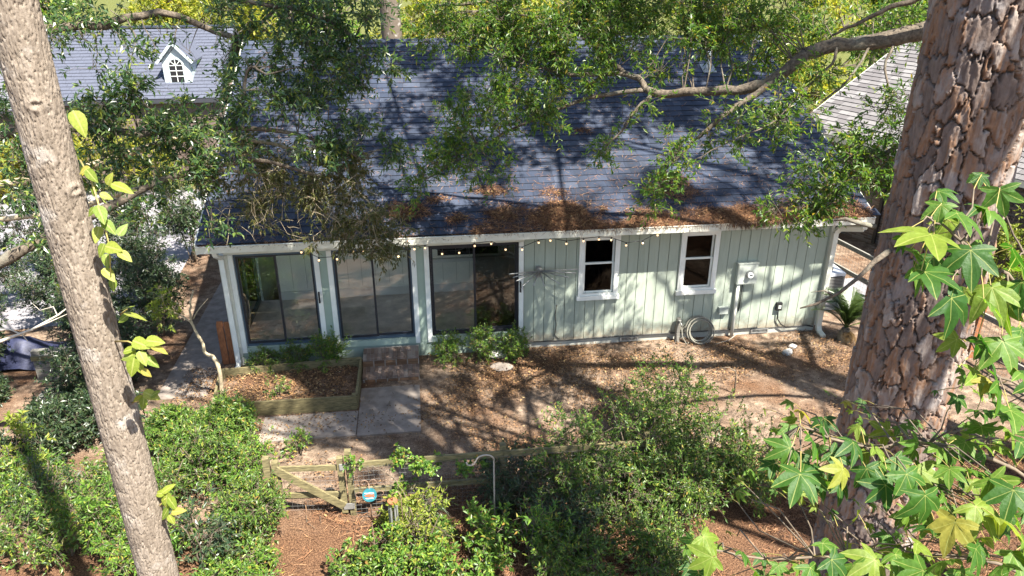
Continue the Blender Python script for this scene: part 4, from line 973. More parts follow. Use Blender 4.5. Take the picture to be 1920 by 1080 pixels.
# dead lower branch and crown of the pine, far above the picture
b = MB()
b.tube([U(1668, 470, 5.25), U(1640, 490, 5.2), U(1610, 520, 5.2), U(1575, 548, 5.25), U(1530, 570, 5.3), U(1500, 578, 5.3)], [.022, .018, .014, .012, .010, .005], 7)
b.tube([U(1640, 425, 5.3), U(1610, 418, 5.25), U(1585, 410, 5.3), U(1565, 413, 5.3)], [.02, .016, .014, .008], 7)
b.tube([U(1560, 553, 5.26), U(1545, 545, 5.2), U(1520, 548, 5.2)], [.006, .004, .002], 5)
b.build('dead_branch', OAKBARK, pine, True)
def pine_crown(parent, top, base_z, n, rad, seed, wood=True):
    pl_ = Plant(); g = np.random.default_rng(seed)
    B0 = np.array([parent[1][0], parent[1][1], 0.])
    pl_.limbs.append(np.array([B0+[0, 0, z] for z in np.arange(base_z, top, .5)]))
    for k in range(n):
        z = base_z+(top-base_z)*(k+.5)/n; a = g.random()*6.28; ln = rad*(1-.55*(z-base_z)/(top-base_z))*g.uniform(.6, 1.1)
        p0 = B0+[0, 0, z]; d = np.array([math.cos(a), math.sin(a), .15]); P = [p0, p0+d*ln*.4+[0, 0, .15], p0+d*ln*.75+[0, 0, .25], p0+d*ln+[0, 0, .6]]
        Q = pl_.limb(P, .06, .015, 6, .03, 3)
        for q in Q[4:]:
            for _ in range(2):
                c = q+g.normal(size=3)*.3; m = 26
                dd = unit(g.normal(size=(m, 3))+np.array([0, 0, .4])); pl_.leaf(np.repeat(c[None], m, 0)+g.normal(size=(m, 3))*.10, dd, g.normal(size=(m, 3)), .26, .05)
    pl_.build(parent[0], OAKBARK, L_NEEDLE, False, .1, .02)
pine_crown((pine, PB), 19.5, 14.0, 14, 3.4, 3)
def plain_trunk(parent, B, r0, r1, h, lean=(0, 0), mat=OAKBARK, name='trunk', k=14):
    B = np.asarray(B, float); t = np.linspace(0, 1, 14); P = np.stack([B[0]+lean[0]*t**1.5+.05*np.sin(t*9), B[1]+lean[1]*t**1.5+.05*np.cos(t*7), -.1+h*t], 1)
    MB().tube(P, np.linspace(r0, r1, 14)*(1+.35*np.exp(-t*16)), k).build(name, mat, parent, True); return P

# ---------------- right oak: its limbs reach across the roof
OB = CAM+FH*9.2+RT*9.6; OB[2] = 0
oak = empty('oak_tree', OB, 'spreading oak whose mossy limb reaches from behind the pine across the roof', 'tree')
OP = plain_trunk(oak, OB, .34, .22, 9.5)
ok = Plant()
fork = OP[9]
Lm = ok.limb([OP[8], U(2250, 30, 9.2), U(1990, 12, 9.3), U(1850, 28, 9.4), U(1765, 46, 9.5), U(1680, 72, 9.6), U(1590, 82, 9.7), U(1510, 100, 9.8)], .15, .085, 10, .012)
L1 = ok.limb([Lm[-1], U(1465, 138, 9.9), U(1400, 166, 10.1), U(1320, 171, 10.3), U(1250, 176, 10.5), U(1212, 168, 10.6)], .08, .055, 9, .01)
L1b = ok.limb([L1[-1], U(1195, 148, 10.7), U(1150, 138, 10.8), U(1070, 140, 11.0), U(1000, 120, 11.2), U(930, 90, 11.4)], .05, .015, 8, .01)
L2 = ok.limb([L1[3], U(1420, 175, 9.9), U(1370, 205, 9.9), U(1330, 240, 9.9), U(1290, 275, 10.), U(1240, 330, 10.1), U(1225, 370, 10.1)], .05, .008, 8, .01)
L3 = ok.limb([L1[-3], U(1195, 205, 10.6), U(1160, 250, 10.6), U(1125, 285, 10.7)], .035, .008, 7, .008)
L4 = ok.limb([L1[-1], U(1120, 180, 10.8), U(1040, 207, 10.9), U(960, 245, 11.), U(880, 290, 11.1), U(800, 335, 11.2)], .035, .008, 7, .01)
L5 = ok.limb([OP[9], U(2200, -60, 8.9), U(1800, -20, 9.), U(1690, 8, 9.2), U(1620, 38, 9.4), U(1560, 66, 9.6)], .06, .015, 8, .01)
L6 = ok.limb([OP[7], U(2200, 160, 9.), U(1850, 215, 9.), U(1715, 258, 9.1), U(1640, 298, 9.2), U(1580, 322, 9.3), U(1510, 365, 9.4), U(1420, 405, 9.5)], .06, .008, 8, .01)
L7 = ok.limb([Lm[-9], U(1660, 130, 9.5), U(1668, 190, 9.4), U(1640, 240, 9.4)], .02, .005, 6, .006)
L8 = ok.limb([Lm[-7], U(1590, 150, 9.5), U(1530, 200, 9.4), U(1490, 250, 9.5)], .02, .004, 6, .006)
L9 = ok.limb([Lm[-4], U(1560, 120, 9.5), U(1500, 175, 9.4), U(1450, 230, 9.4), U(1380, 260, 9.4), U(1300, 300, 9.5)], .022, .005, 6, .006)
L10 = ok.limb([OP[10], U(2100, -200, 9.5), U(1700, -120, 10.5), U(1400, -60, 11.), U(1150, -20, 11.5), U(950, 0, 11.8), U(820, 10, 12)], .09, .02, 8, .01)
L11 = ok.limb([L1b[6], U(1080, 60, 11.2), U(1000, 30, 11.4), U(900, 20, 11.5)], .03, .01, 6, .01)
OL, OW = .078, .024
def ob(x, y, d, r, n, per=9, **k): ok.blob(U(x, y, d), (r, r*.9, r*.75) if np.isscalar(r) else r, n, per, OL, OW, tw=(.16, .42), bark_r=.010, **k)
for x, y, d, r, n in ((830, 40, 11.8, .62, 95), (900, 20, 11.6, .6, 100), (980, 35, 11.4, .62, 115), (1060, 25, 11.3, .62, 115), (1140, 30, 11.2, .6, 110), (1210, 30, 11.2, .55, 90), (870, 85, 11.6, .45, 55),
                      (930, 85, 11.5, .5, 80), (1010, 95, 11.2, .5, 85), (1080, 95, 11.1, .5, 80), (1150, 90, 10.9, .48, 75), (1040, 140, 11., .42, 60), (950, 140, 11.2, .42, 60), (1110, 140, 10.8, .35, 40),
                      (900, 185, 11.1, .30, 36), (965, 190, 11., .32, 40), (930, 215, 11., .28, 32), (860, 215, 11.1, .26, 24), (1000, 215, 10.9, .26, 24), (890, 260, 11., .33, 42), (850, 300, 11.1, .33, 42), (800, 325, 11.1, .28, 32), (940, 250, 10.9, .25, 22), (900, 320, 11., .24, 20), (930, 325, 11., .15, 9), (790, 350, 11.2, .18, 12), (1040, 235, 10.8, .16, 9),
                      (1280, 30, 10.8, .5, 75), (1350, 40, 10.6, .5, 80), (1420, 50, 10.3, .5, 80), (1300, 90, 10.6, .4, 52), (1370, 105, 11.3, .4, 50), (1440, 100, 11.0, .36, 44), (1490, 40, 10.9, .42, 55), (1560, 30, 10.7, .42, 55), (1640, 30, 10.5, .36, 42), (1700, 60, 10.4, .26, 24), (1740, 15, 9.4, .24, 18),
                      (1510, 120, 10.5, .26, 26), (1550, 150, 9.5, .22, 18), (1640, 95, 10.3, .2, 14), (1480, 165, 9.5, .22, 18), (1440, 215, 9.5, .24, 22), (1390, 245, 9.5, .22, 20), (1480, 235, 9.4, .24, 20), (1510, 215, 9.4, .15, 10), (1330, 270, 9.7, .17, 12), (1280, 305, 9.8, .22, 22), (1255, 285, 9.9, .16, 11), (1235, 360, 10., .2, 20), (1215, 390, 10.1, .15, 12), (1350, 215, 9.9, .16, 8), (1240, 130, 10.5, .25, 18),
                      (1130, 275, 10.6, .15, 12), (1120, 290, 10.6, .12, 8), (1170, 230, 10.5, .10, 5), (1200, 200, 10.5, .14, 8), (1040, 185, 10.8, .2, 14),
                      (1640, 285, 9.2, .28, 34), (1590, 300, 9.2, .28, 34), (1670, 320, 9.1, .26, 28), (1610, 335, 9.2, .24, 24), (1540, 335, 9.3, .26, 32), (1515, 380, 9.4, .26, 38), (1480, 395, 9.4, .2, 20), (1545, 395, 9.3, .2, 20), (1690, 240, 9., .22, 20), (1650, 200, 9.3, .2, 12), (1700, 180, 9.2, .2, 14), (1600, 255, 9.3, .16, 10), (1570, 350, 9.2, .16, 12)):
    ob(x, y, d, r*1.08, int(n*1.75), 10)
# boughs just above the picture whose shadows fall across the wall
def ov(x, z, zt, y=0.): return np.array([x, y, z])+SUN*(zt-z)/SUN[2]
W1 = ok.limb([OP[11], ov(12.4, 1.2, 9.), ov(11., 1.0, 8.8), ov(9.8, .5, 8.6), ov(9.0, .9, 8.5), ov(8.4, 1.6, 8.5)], .085, .03, 7, .02)
W2 = ok.limb([W1[9], ov(10.3, 1.3, 8.6), ov(9.7, 1.7, 8.5)], .045, .016, 6, .015); W3 = ok.limb([W1[13], ov(8.8, .3, 8.5), ov(8.1, .5, 8.5)], .04, .014, 6, .015)
A = np.concatenate([W1[6:], W2, W3]); A = np.repeat(A, 2, 0); B = A+unit(rng.normal(size=A.shape))*rng.uniform(.2, .55, (len(A), 1)); ok.along(A, ok.twigs(A, B, .008), B, 2, .07, .025)
# the rest of the oak's crown, above the picture
for (x_, z_, zt_, n_t) in ((10.9, 1.4, 9.0, 14), (11.7, .7, 8.8, 14)):
    ok.blob(np.array([x_, 0, z_])+SUN*(zt_-z_)/SUN[2], (.55, .55, .3), n_t, 9, .08, .03, tw=(.2, .5), bark_r=.014)
for a, bb, zz, n in ((0, .5, 11.5, 90), (-1.2, 2.2, 11.8, 100), (1.2, 2., 12., 80)):
    ok.blob(OB+[a, bb, zz], (1.7, 1.6, .9), n, 8, .13, .06, tw=(.4, .9), bark_r=.03)
ok.build(oak, OAKBARK, L_OAK, False)

# ---------------- left evergreen: dark broad crown over the left end of the roof
EB = CAM+FH*10.5+RT*-9.9; EB[2] = 0
ev = empty('evergreen_tree', EB, 'dark glossy evergreen tree whose crown overhangs the left end of the roof', 'tree')
EP = plain_trunk(ev, EB, .27, .16, 8.5)
e = Plant()
e.limb([EP[5], U(-120, 520, 10.4), U(0, 490, 10.3), U(100, 440, 10.4), U(235, 372, 10.6), U(330, 330, 10.8), U(470, 300, 11.2), U(600, 330, 11.5)], .11, .02, 9, .012)
e.limb([EP[8], U(-60, 260, 10.3), U(120, 240, 10.5), U(300, 250, 10.8), U(420, 240, 11.), U(560, 250, 11.4), U(680, 300, 11.6)], .09, .015, 8, .012)
e.limb([EP[10], U(-100, 60, 10.2), U(150, 50, 10.5), U(300, 25, 10.8), U(430, 70, 11.1), U(470, 60, 11.2), U(520, 10, 11.3)], .08, .02, 8, .012)
e.limb([EP[11], U(0, -60, 10.4), U(250, -20, 10.7), U(450, 0, 11.), U(620, 40, 11.4), U(690, 100, 11.6)], .07, .015, 8, .01)
e.limb([U(420, 240, 11.), U(455, 190, 10.8), U(460, 150, 10.7), U(470, 125, 10.6), U(500, 140, 10.5)], .035, .012, 7, .006)
EL, EW = .098, .034
def eb(x, y, d, r, n, per=8, L=EL, W=EW, **k): e.blob(U(x, y, d), (r, r*.9, r*.8), n, per, L, W, tw=(.18, .48), bark_r=.012, **k)
for x, y, d, r, n in ((120, 30, 10.6, .5, 40), (200, 20, 10.8, .45, 30), (150, 110, 10.4, .45, 34), (300, 240, 10.9, .4, 40), (200, 290, 10.6, .4, 36), (100, 320, 10.5, .4, 30), (340, 200, 11., .3, 22), (420, 100, 11.2, .3, 22), (80, 480, 10.3, .35, 18), (250, 350, 10.8, .35, 24), (230, 110, 10.5, .28, 12), (190, 170, 10.3, .5, 42), (280, 200, 10.5, .42, 30), (130, 240, 10.3, .5, 40), (40, 320, 10.2, .5, 36), (230, 240, 10.4, .45, 38),
                      (300, 40, 11., .3, 12), (380, 90, 10.9, .3, 15), (310, 100, 10.8, .2, 6), (450, 40, 11.1, .55, 62), (530, 30, 11.2, .55, 70), (600, 50, 11.3, .55, 70), (660, 90, 11.4, .5, 60), (690, 45, 11.5, .42, 38), (560, 110, 11.1, .5, 64), (490, 100, 10.9, .42, 44), (640, 150, 11.4, .5, 62), (580, 190, 11.2, .5, 64), (500, 200, 11., .48, 58), (430, 190, 10.9, .4, 40), (690, 180, 11.5, .34, 30),
                      (360, 250, 10.8, .45, 46), (430, 280, 10.9, .45, 46), (660, 250, 11.5, .45, 52), (710, 260, 11.6, .32, 30), (600, 260, 11.3, .42, 44), (320, 300, 10.7, .42, 40), (250, 310, 10.6, .4, 34), (390, 340, 10.8, .4, 34), (730, 290, 11.6, .2, 14), (340, 370, 10.8, .36, 28), (60, 420, 10.1, .35, 18), (30, 180, 10.2, .4, 24), (380, 410, 11., .24, 16), (280, 400, 10.7, .34, 22), (650, 20, 11.4, .4, 30), (720, 110, 11.6, .25, 18), (150, 330, 10.4, .35, 22), (20, 250, 10.2, .4, 22)):
    eb(x, y, d, r*1.05, int(n*1.3), 9)
for a, bb, zz, n in ((.3, 0, 9.5, 60), (1., 1.5, 9.6, 60)):
    e.blob(EB+[a, bb, zz], (1.4, 1.4, .8), n, 8, .13, .055, tw=(.4, .8), bark_r=.03)
e.build(ev, OAKBARK, L_EVER, False, gaps=((300, 75, 400, 172, .85), (400, 60, 430, 120, .6), (235, 420, 335, 520, .6), (90, 60, 230, 130, .4)))
# browner hanging boughs of the same corner
hb_ = empty('drooping_oak', CAM+FH*12.2+RT*-10.4+np.array([0, 0, -CAM[2]]), 'olive-brown drooping tree with bare pale twigs in front of the left roof edge', 'tree')
HB = CAM+FH*12.2+RT*-10.6; HP = plain_trunk(hb_, (HB[0], HB[1], 0), .2, .12, 6.5)
h = Plant()
h.limb([HP[8], U(100, 330, 12.), U(300, 270, 11.9), U(400, 250, 11.8), U(470, 262, 11.8), U(560, 285, 11.9), U(640, 330, 12.), U(700, 390, 12.)], .07, .012, 8, .012)
h.limb([HP[7], U(100, 400, 12.), U(300, 340, 12.), U(430, 320, 12.), U(540, 350, 12.1), U(610, 400, 12.1), U(680, 440, 12.1)], .05, .01, 8, .012)
for x, y, d, r, n in ((470, 300, 11.9, .4, 34), (540, 310, 11.9, .42, 42), (610, 330, 11.9, .42, 46), (660, 350, 12., .38, 40), (560, 370, 12., .38, 38), (620, 390, 12., .36, 40), (680, 400, 12., .32, 36), (500, 370, 12., .32, 24), (660, 430, 12.1, .26, 28), (700, 440, 12.1, .26, 30), (735, 460, 12.1, .2, 20), (690, 480, 12.1, .18, 16), (430, 350, 12., .32, 24), (640, 300, 11.9, .3, 26), (450, 400, 12.1, .24, 14), (600, 455, 12.1, .16, 11), (490, 420, 12.1, .2, 8), (740, 430, 12.1, .14, 9)):
    h.blob(U(x, y, d), (r, r*.9, r*.7), int(n*2.3), 10, .08, .024, tw=(.2, .45), bark_r=.010, droop=.5)
A = np.array([U(rng.uniform(420, 700), rng.uniform(240, 430), 11.7) for _ in range(110)]); B = A+unit(rng.normal(size=(110, 3))+np.array([.5, -.3, -.2]))*rng.uniform(.15, .5, (110, 1)); h.twigs(A, B, .005)
h.build(hb_, CANE, L_BROWNISH, False)

# pale dead branches far left
db = empty('dead_branch', U(0, 640, 7.6), 'bare pale dead branch reaching in from the left edge', 'branch')
b = MB()
b.tube([U(-60, 660, 7.5), U(0, 640, 7.5), U(60, 618, 7.6), U(110, 590, 7.7), U(135, 570, 7.8)], [.02, .017, .013, .009, .004], 6)
b.tube([U(60, 618, 7.6), U(90, 605, 7.6), U(128, 588, 7.6)], [.010, .007, .003], 5); b.tube([U(108, 592, 7.7), U(100, 575, 7.8), U(75, 582, 7.8), U(60, 568, 7.8)], [.007, .005, .004, .002], 5)
b.tube([U(-30, 618, 7.6), U(20, 618, 7.6), U(42, 628, 7.6), U(52, 640, 7.6)], [.010, .009, .007, .003], 5)
b.build('wood', DEADTWIG, db, True)

# ---------------- crooked sapling by the raised bed
sb0 = GZ(417, 748)
sp = empty('crooked_sapling', sb0, 'thin crooked sapling with pale stem and yellow-green tufts left of the raised bed', 'sapling')
d0 = px(sb0)[2]
s_ = Plant()
s_.limb([sb0-[0, 0, .1], U(412, 700, d0-.35), U(402, 672, d0-.5), U(386, 662, d0-.55), U(378, 640, d0-.7), U(360, 605, d0-.85), U(357, 575, d0-1.), U(362, 545, d0-1.1)], .045, .014, 8, .008)
s_.limb([U(360, 605, d0-.85), U(335, 590, d0-.95), U(310, 575, d0-1.), U(303, 555, d0-1.1)], .014, .005, 6, .004)
s_.limb([U(362, 598, d0-.85), U(372, 580, d0-1.), U(390, 560, d0-1.)], .012, .004, 6, .004)
for x, y, r, n in ((305, 552, .16, 16), (298, 590, .17, 16), (325, 585, .12, 8), (312, 605, .13, 9)):
    s_.blob(U(x, y, d0-1.05), r, n, 9, .09, .03, tw=(.08, .2), bark_r=.005)
s_.build(sp, CANE, L_YELLOW, False)

# ---------------- shrubs
def shrub(name, label, base, r, hgt, n, per, L, W, leaf, group=None, lean=(0, 0), stems=6, tw=(.14, .34), six=False, wood=TWIG, shell=.45, droop=.0, cat='shrub'):
    base = np.array([base[0], base[1], 0.]); o = empty(name, base, label, cat, group); s = Plant()
    for k in range(stems):
        a = rng.random()*6.28; rr_ = r*rng.uniform(.25, .7); e_ = base+[math.cos(a)*rr_+lean[0], math.sin(a)*rr_+lean[1], hgt*rng.uniform(.55, .85)]
        s.limb([base+[math.cos(a)*.05, math.sin(a)*.05, -.03], base+(e_-base)*[.45, .45, .5], e_], .016, .006, 5, .01, 3)
    c = base+[lean[0], lean[1], hgt*.56]
    s.blob(c, (r, r, hgt*.50), n, per, L, W, hubs=max(6, n//9), tw=tw, bark_r=.007, shell=shell, sag=.05, droop=droop)
    m_ = n//14; v_ = unit(rng.normal(size=(m_, 3))+[0, 0, .9]); A_ = c+v_*np.array([r, r, hgt*.5])*.8; B_2 = A_+unit(v_+[0, 0, .7])*rng.uniform(.12, .38, (m_, 1))*min(1., hgt)   # stray shoots
    s.along(A_, s.twigs(A_, B_2, .003), B_2, per, L, W, .2)
    s.build(o, wood, leaf, six, names=('stems', 'foliage')); return o
AZ = [((-.25, -3.45), .62, .95, 'bright azalea bush nearest the raised bed, right of the left trunk'), ((.62, -4.05), .62, .95, 'bright green azalea bush just left of the garden gate'), ((1.0, -5.15), .62, .85, 'sunlit azalea bush at bottom, right beside the straw below the gate'),
      ((-.45, -4.55), .68, .95, 'dense azalea bush in the middle of the lower left planting'), ((-.25, -5.6), .66, .85, 'azalea bush at the bottom edge just right of the left trunk'), ((-1.35, -3.9), .68, .95, 'yellow-green azalea bush directly behind the left trunk'),
      ((-1.55, -5.1), .70, .95, 'azalea bush at the bottom edge just left of the left trunk'), ((-2.45, -4.1), .68, .9, 'azalea bush at the left edge below the wooden crate'), ((-2.75, -5.3), .72, .9, 'azalea bush in the bottom left corner'), ((.95, -6.0), .55, .6, 'low azalea bush at the bottom edge below the straw patch')]
for (c, r, hg, lb) in AZ: shrub('azalea_bush', lb, c, r*rng.uniform(.92, 1.1), hg*rng.uniform(.65, 1.3), 430, 10, .062, .021, L_AZALEA if rng.random() < .72 else L_SHRUB, 'azaleas in the lower left planting', tw=(.1, .32), shell=.3, stems=10)
for (c, r, hg, n_w, L_, W_, lm, lb) in (((.15, -4.0), .5, 1.25, 120, .085, .022, L_SHRUB, 'loose taller shoots rising among the azaleas right of the left trunk'), ((-.9, -5.2), .5, 1.2, 110, .09, .03, L_AZALEA, 'loose pale shoots among azaleas at the bottom left of the trunk'), ((-2.0, -4.5), .55, 1.3, 120, .075, .02, L_DARK, 'dark feathery shoots among the azaleas at left'), ((.45, -5.6), .45, 1.05, 100, .08, .03, L_DARK, 'dark loose shoots at the bottom edge right of the left trunk'), ((-2.9, -3.5), .55, 1.2, 110, .10, .04, L_YELLOW, 'yellow-green broad-leaved shoots at the left edge'), ((3.4, -5.75), .45, .85, 80, .075, .022, L_YELLOW, 'yellow-green wispy shoots at the bottom centre'), ((4.9, -6.1), .45, 1.0, 90, .08, .025, L_AZALEA, 'bright loose shoots right of the crook at the bottom')):
    shrub('wild_shoots', lb, c, r, hg, n_w, 8, L_, W_, lm, 'loose wild growth in the plantings', tw=(.15, .45), shell=.1, stems=9)
DK = [((-5.7, -2.7), .7, .75, 'loose green bush at the left edge below the tarp heap'), ((-4.7, -.9), .45, .5, 'low dark bush left of the grey bench foot'), ((-2.9, -2.0), .45, .6, 'small dark bush right of the wooden crate'), ((-6.6, .9), .8, 1.3, 'dark bush at the left edge behind the tarp heap'), ((-2.35, -.3), .6, 1.35, 'dark leafy bush left of the side path, nearest the house front'), ((-2.2, 1.6), .75, 1.9, 'tall dark bush left of the side path beside the glass corner'), ((-3.3, .9), .8, 1.7, 'dark bush behind the crooked sapling'), ((-2.75, -1.2), .55, 1.2, 'dark green bush between the left trunk and the grey bench'), ((-2.0, -2.0), .55, .8, 'dark low bush at the near end of the side path'),
      ((-5.3, -1.9), .7, 1.1, 'blue-green bush around the grey bench at left'), ((-4.6, -3.1), .6, .7, 'dark bush around the wooden crate at left'), ((-5.3, .3), .8, 1.7, 'dark bush behind the tarp heap at far left'), ((-4.4, 2.3), .9, 1.9, 'dark tall bush beyond the left trunk before the driveway'), ((-3.0, 3.4), .8, 2.0, 'dark tall bush beside the driveway end near the roof corner'), ((-6.4, 3.2), .9, 2.0, 'dark tall bush beside the driveway at the far left edge'), ((-3.3, -3.3), .55, .6, 'dark bush left of the left trunk in front of the crate'), ((-5.2, -3.7), .7, .8, 'dark bush at the left edge in front of the crate'), ((-2.6, -2.6), .5, .8, 'dark bush between crate and side path end'), ((-5.9, -1.2), .7, 1.1, 'dark bush at the left edge before the tarp'), ((-.75, -2.75), .42, .65, 'dark bush just in front of the raised bed left end'), ((.15, -2.65), .42, .7, 'dark bush in front of the raised bed touching the patio slab')]
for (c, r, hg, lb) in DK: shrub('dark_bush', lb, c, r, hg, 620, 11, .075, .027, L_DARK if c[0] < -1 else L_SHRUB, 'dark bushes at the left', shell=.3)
CT = [((7.35, -4.2), .75, 1.95, L_SHRUB, 'tallest loose shrub at the back of the centre group, reaching into the yard'), ((4.75, -4.95), .55, .9, L_DARK, 'dark fine-leaved bush right of the shepherd\'s crook by the fence'), ((5.65, -4.9), .7, 1.4, L_SHRUB, 'tall bush over the fence right end, blue-green leaves'), ((6.7, -4.75), .85, 1.75, L_SHRUB, 'open bush in the centre in front of the tallest loose shrub'), ((7.75, -4.85), .8, 1.5, L_SHRUB, 'open twiggy bush right of the tallest loose shrub'), ((8.35, -5.3), .65, 1.2, L_SHRUB, 'bush at the right end of the centre group near the pine straw'), ((6.3, -5.5), .8, 1.1, L_SHRUB, 'broad dark green bush low in the centre bottom'), ((7.25, -5.5), .75, 1.1, L_SHRUB, 'dark green bush at bottom between the centre and the pine'), ((5.4, -5.9), .65, .8, L_DARK, 'low dark bush at the bottom edge right of the shepherd\'s crook'), ((5.35, -6.5), .6, .75, L_SHRUB, 'bush on the bottom edge below the low dark bush'), ((6.6, -6.5), .65, .8, L_SHRUB, 'bush on the bottom edge in front of the broad dark green bush')]
for (c, r, hg, lm, lb) in CT: shrub('garden_bush', lb, c, r, hg, 440, 10, .062, .021, lm, 'bushes in the centre planting', shell=.35, stems=9)
# brighter small plants in the front bed
FP = [((3.0, -5.95), .42, .5, L_AZALEA, 'low bright plant at the bottom below the wind chime'), ((3.55, -6.2), .36, .45, L_AZALEA, 'low bright plant at the bottom edge left of the crook'), ((2.45, -6.1), .34, .42, L_SHRUB, 'low plant at the bottom edge below the plant stake'), ((3.1, -5.2), .3, .5, L_YELLOW, 'yellow-green small plant behind the wind chime'), ((4.35, -5.85), .42, .75, L_AZALEA, 'slender bright bush growing round the shepherd\'s crook'), ((4.15, -6.4), .4, .5, L_AZALEA, 'bright low plant at the foot of the shepherd\'s crook'), ((3.6, -5.5), .22, .3, L_SHRUB, 'small plant on the straw left of the crook')]
for (c, r, hg, lm, lb) in FP: shrub('bedding_plant', lb, c, r, hg, 150, 9, .066, .028, lm, 'small plants in the front bed', shell=.2, stems=5, six=True, tw=(.1, .28))
for (c, r, hg, n, lm, lb) in (((4.05, -.36), .34, .58, 150, L_AZALEA, 'fresh green shrub against the wall, left of three by the third door'), ((4.72, -.36), .36, .68, 170, L_AZALEA, 'fresh green shrub against the wall, middle of three by the third door'), ((5.38, -.34), .36, .62, 160, L_AZALEA, 'fresh green shrub against the wall, right of three by the third door'), ((1.62, -.30), .40, .66, 200, L_AZALEA, 'rounded green shrub between the raised bed and the brick step'), ((.95, -.30), .38, .48, 150, L_SHRUB, 'dark green shrub below the first door, right of two'), ((.3, -.30), .36, .46, 140, L_SHRUB, 'dark green shrub below the first door at the corner post')):
    shrub('wall_shrub', lb, c, r, hg, int(n*1.3), 10, .055, .017, lm, 'shrubs along the house wall', tw=(.1, .26), shell=.3)
shrub('bed_plant', 'small pale green plant growing in the raised bed', GZ(523, 742, .1)[:2], .16, .42, 36, 8, .06, .02, L_SHRUB, tw=(.08, .2), shell=.1)
shrub('bed_edge_plant', 'small yellow-green plant beside the path near the patio slab', GZ(560, 850)[:2], .2, .4, 40, 8, .07, .022, L_AZALEA, tw=(.1, .2), shell=.1)
shrub('brick_wall_shrub', 'yellow-green shrub against the brick wall right of the pine', (17.0, .9), .9, 2.2, 330, 9, .09, .035, L_YELLOW, shell=.3)
shrub('rail_shrub', 'dark shrub at the foot of the brick house corner', (14.9, 6.6), .8, 2.1, 260, 9, .1, .035, L_SHRUB, shell=.3)
# climber on the fence
cl = empty('climbing_vine', rl*[1, 1, 0], 'yellow-green vine climbing the wire fence beside the gate', 'vine'); s = Plant()
r0_ = rl*[1, 1, 0]; s.limb([r0_+[.9, -.08, 0], r0_+[.75, -.1, .4], r0_+[.55, -.12, .8], r0_+[.3, -.1, 1.02]], .012, .005, 6, .01); s.limb([r0_+[.9, -.08, .01], r0_+[1.0, -.1, .5], r0_+[1.2, -.1, .9], r0_+[1.5, -.1, .95]], .012, .005, 6, .01)
for x, y, z, r, n in ((.05, -.1, 1.0, .12, 16), (.72, -.1, 1.02, .2, 42), (.95, -.12, .85, .22, 42), (.75, -.12, .6, .18, 26), (.62, -.12, .35, .16, 18), (1.25, -.1, .85, .2, 26), (1.5, -.1, .8, .2, 24), (1.75, -.08, .9, .18, 18), (.9, -.15, .3, .2, 20)):
    s.blob(rl*[1, 1, 0]+[x, y, z], r, n, 8, .05, .032, tw=(.06, .16), bark_r=.004)
s.build(cl, TWIG, L_AZALEA, True, names=('stems', 'foliage'))
# grass-like tuft
gtc = GZ(805, 985); tf = empty('grass_tuft', gtc, 'fountain of thin grassy blades right of the wind chime', 'ornamental grass')
b = MB()
for k in range(90):
    a = rng.random()*6.28; L = rng.uniform(.25, .5); d = np.array([math.cos(a), math.sin(a), 0]); ln = rng.uniform(.3, .9)
    P = [gtc+d*.02, gtc+d*L*.3*ln+[0, 0, L*.7], gtc+d*L*.65*ln+[0, 0, L*.95], gtc+d*L*ln+[0, 0, L*.75]]; b.tube(P, [.004, .004, .003, .001], 3, False)
b.build('blades', L_SHRUB, tf)

# ---------------- sago palm
sg = empty('sago_palm', (12.72, -.5, 0), 'sago palm with stiff dark fronds and dead orange ones at the right wall corner', 'palm'); SC = np.array([12.6, -.55, 0])
MB().tube([SC-[0, 0, .1], SC+[0, 0, .2], SC+[0, 0, .32]], [.15, .13, .08], 12).build('stem', OAKBARK, sg)
def frond(dead):
    b = MB(); t = np.linspace(0, 1, 9); L = .85; rise = .7 if not dead else .12; P = np.stack([L*t*(.75 if not dead else .45), 0*t, rise*t-(.75 if not dead else 1.0)*.62*t**2.2], 1); b.tube(P, np.linspace(.010, .003, 9), 4)
    o = b; V = []; F = []; k = 0
    for i in range(26):
        u = .12+.87*i/25; p = np.array([np.interp(u, t, P[:, j]) for j in range(3)]); ln = .19*math.sin(math.pi*(.12+.85*u))+.03
        for s in (-1, 1):
            tip = p+np.array([.35*ln, s*ln, .28*ln if not dead else -.3*ln]); V += [p+[-.006, 0, 0], p+[.008, 0, 0], tip]; F.append((k, k+1, k+2)); k += 3
    o.add(V, None, F); return o
fm = [frond(False), frond(True)]; fo = [None, None]
for k in range(44):
    dead = k >= 37; i = int(dead)
    a = rng.random()*6.28 if not dead else R(200)+rng.random()*R(170); e_ = (0, -R(rng.uniform(-8, 48)) if not dead else R(rng.uniform(-5, 30)), a)
    loc = Vector(SC+[0, 0, .33 if not dead else .28]); sc_ = rng.uniform(1., 1.4)*(1 if not dead else .6)
    if fo[i] is None: fo[i] = fm[i].build('frond', L_SAGODEAD if dead else L_SAGO, sg); o = fo[i]; o.location = loc; o.rotation_euler = e_
    else: o = share(fo[i], loc, sg, e_, (sc_,)*3)

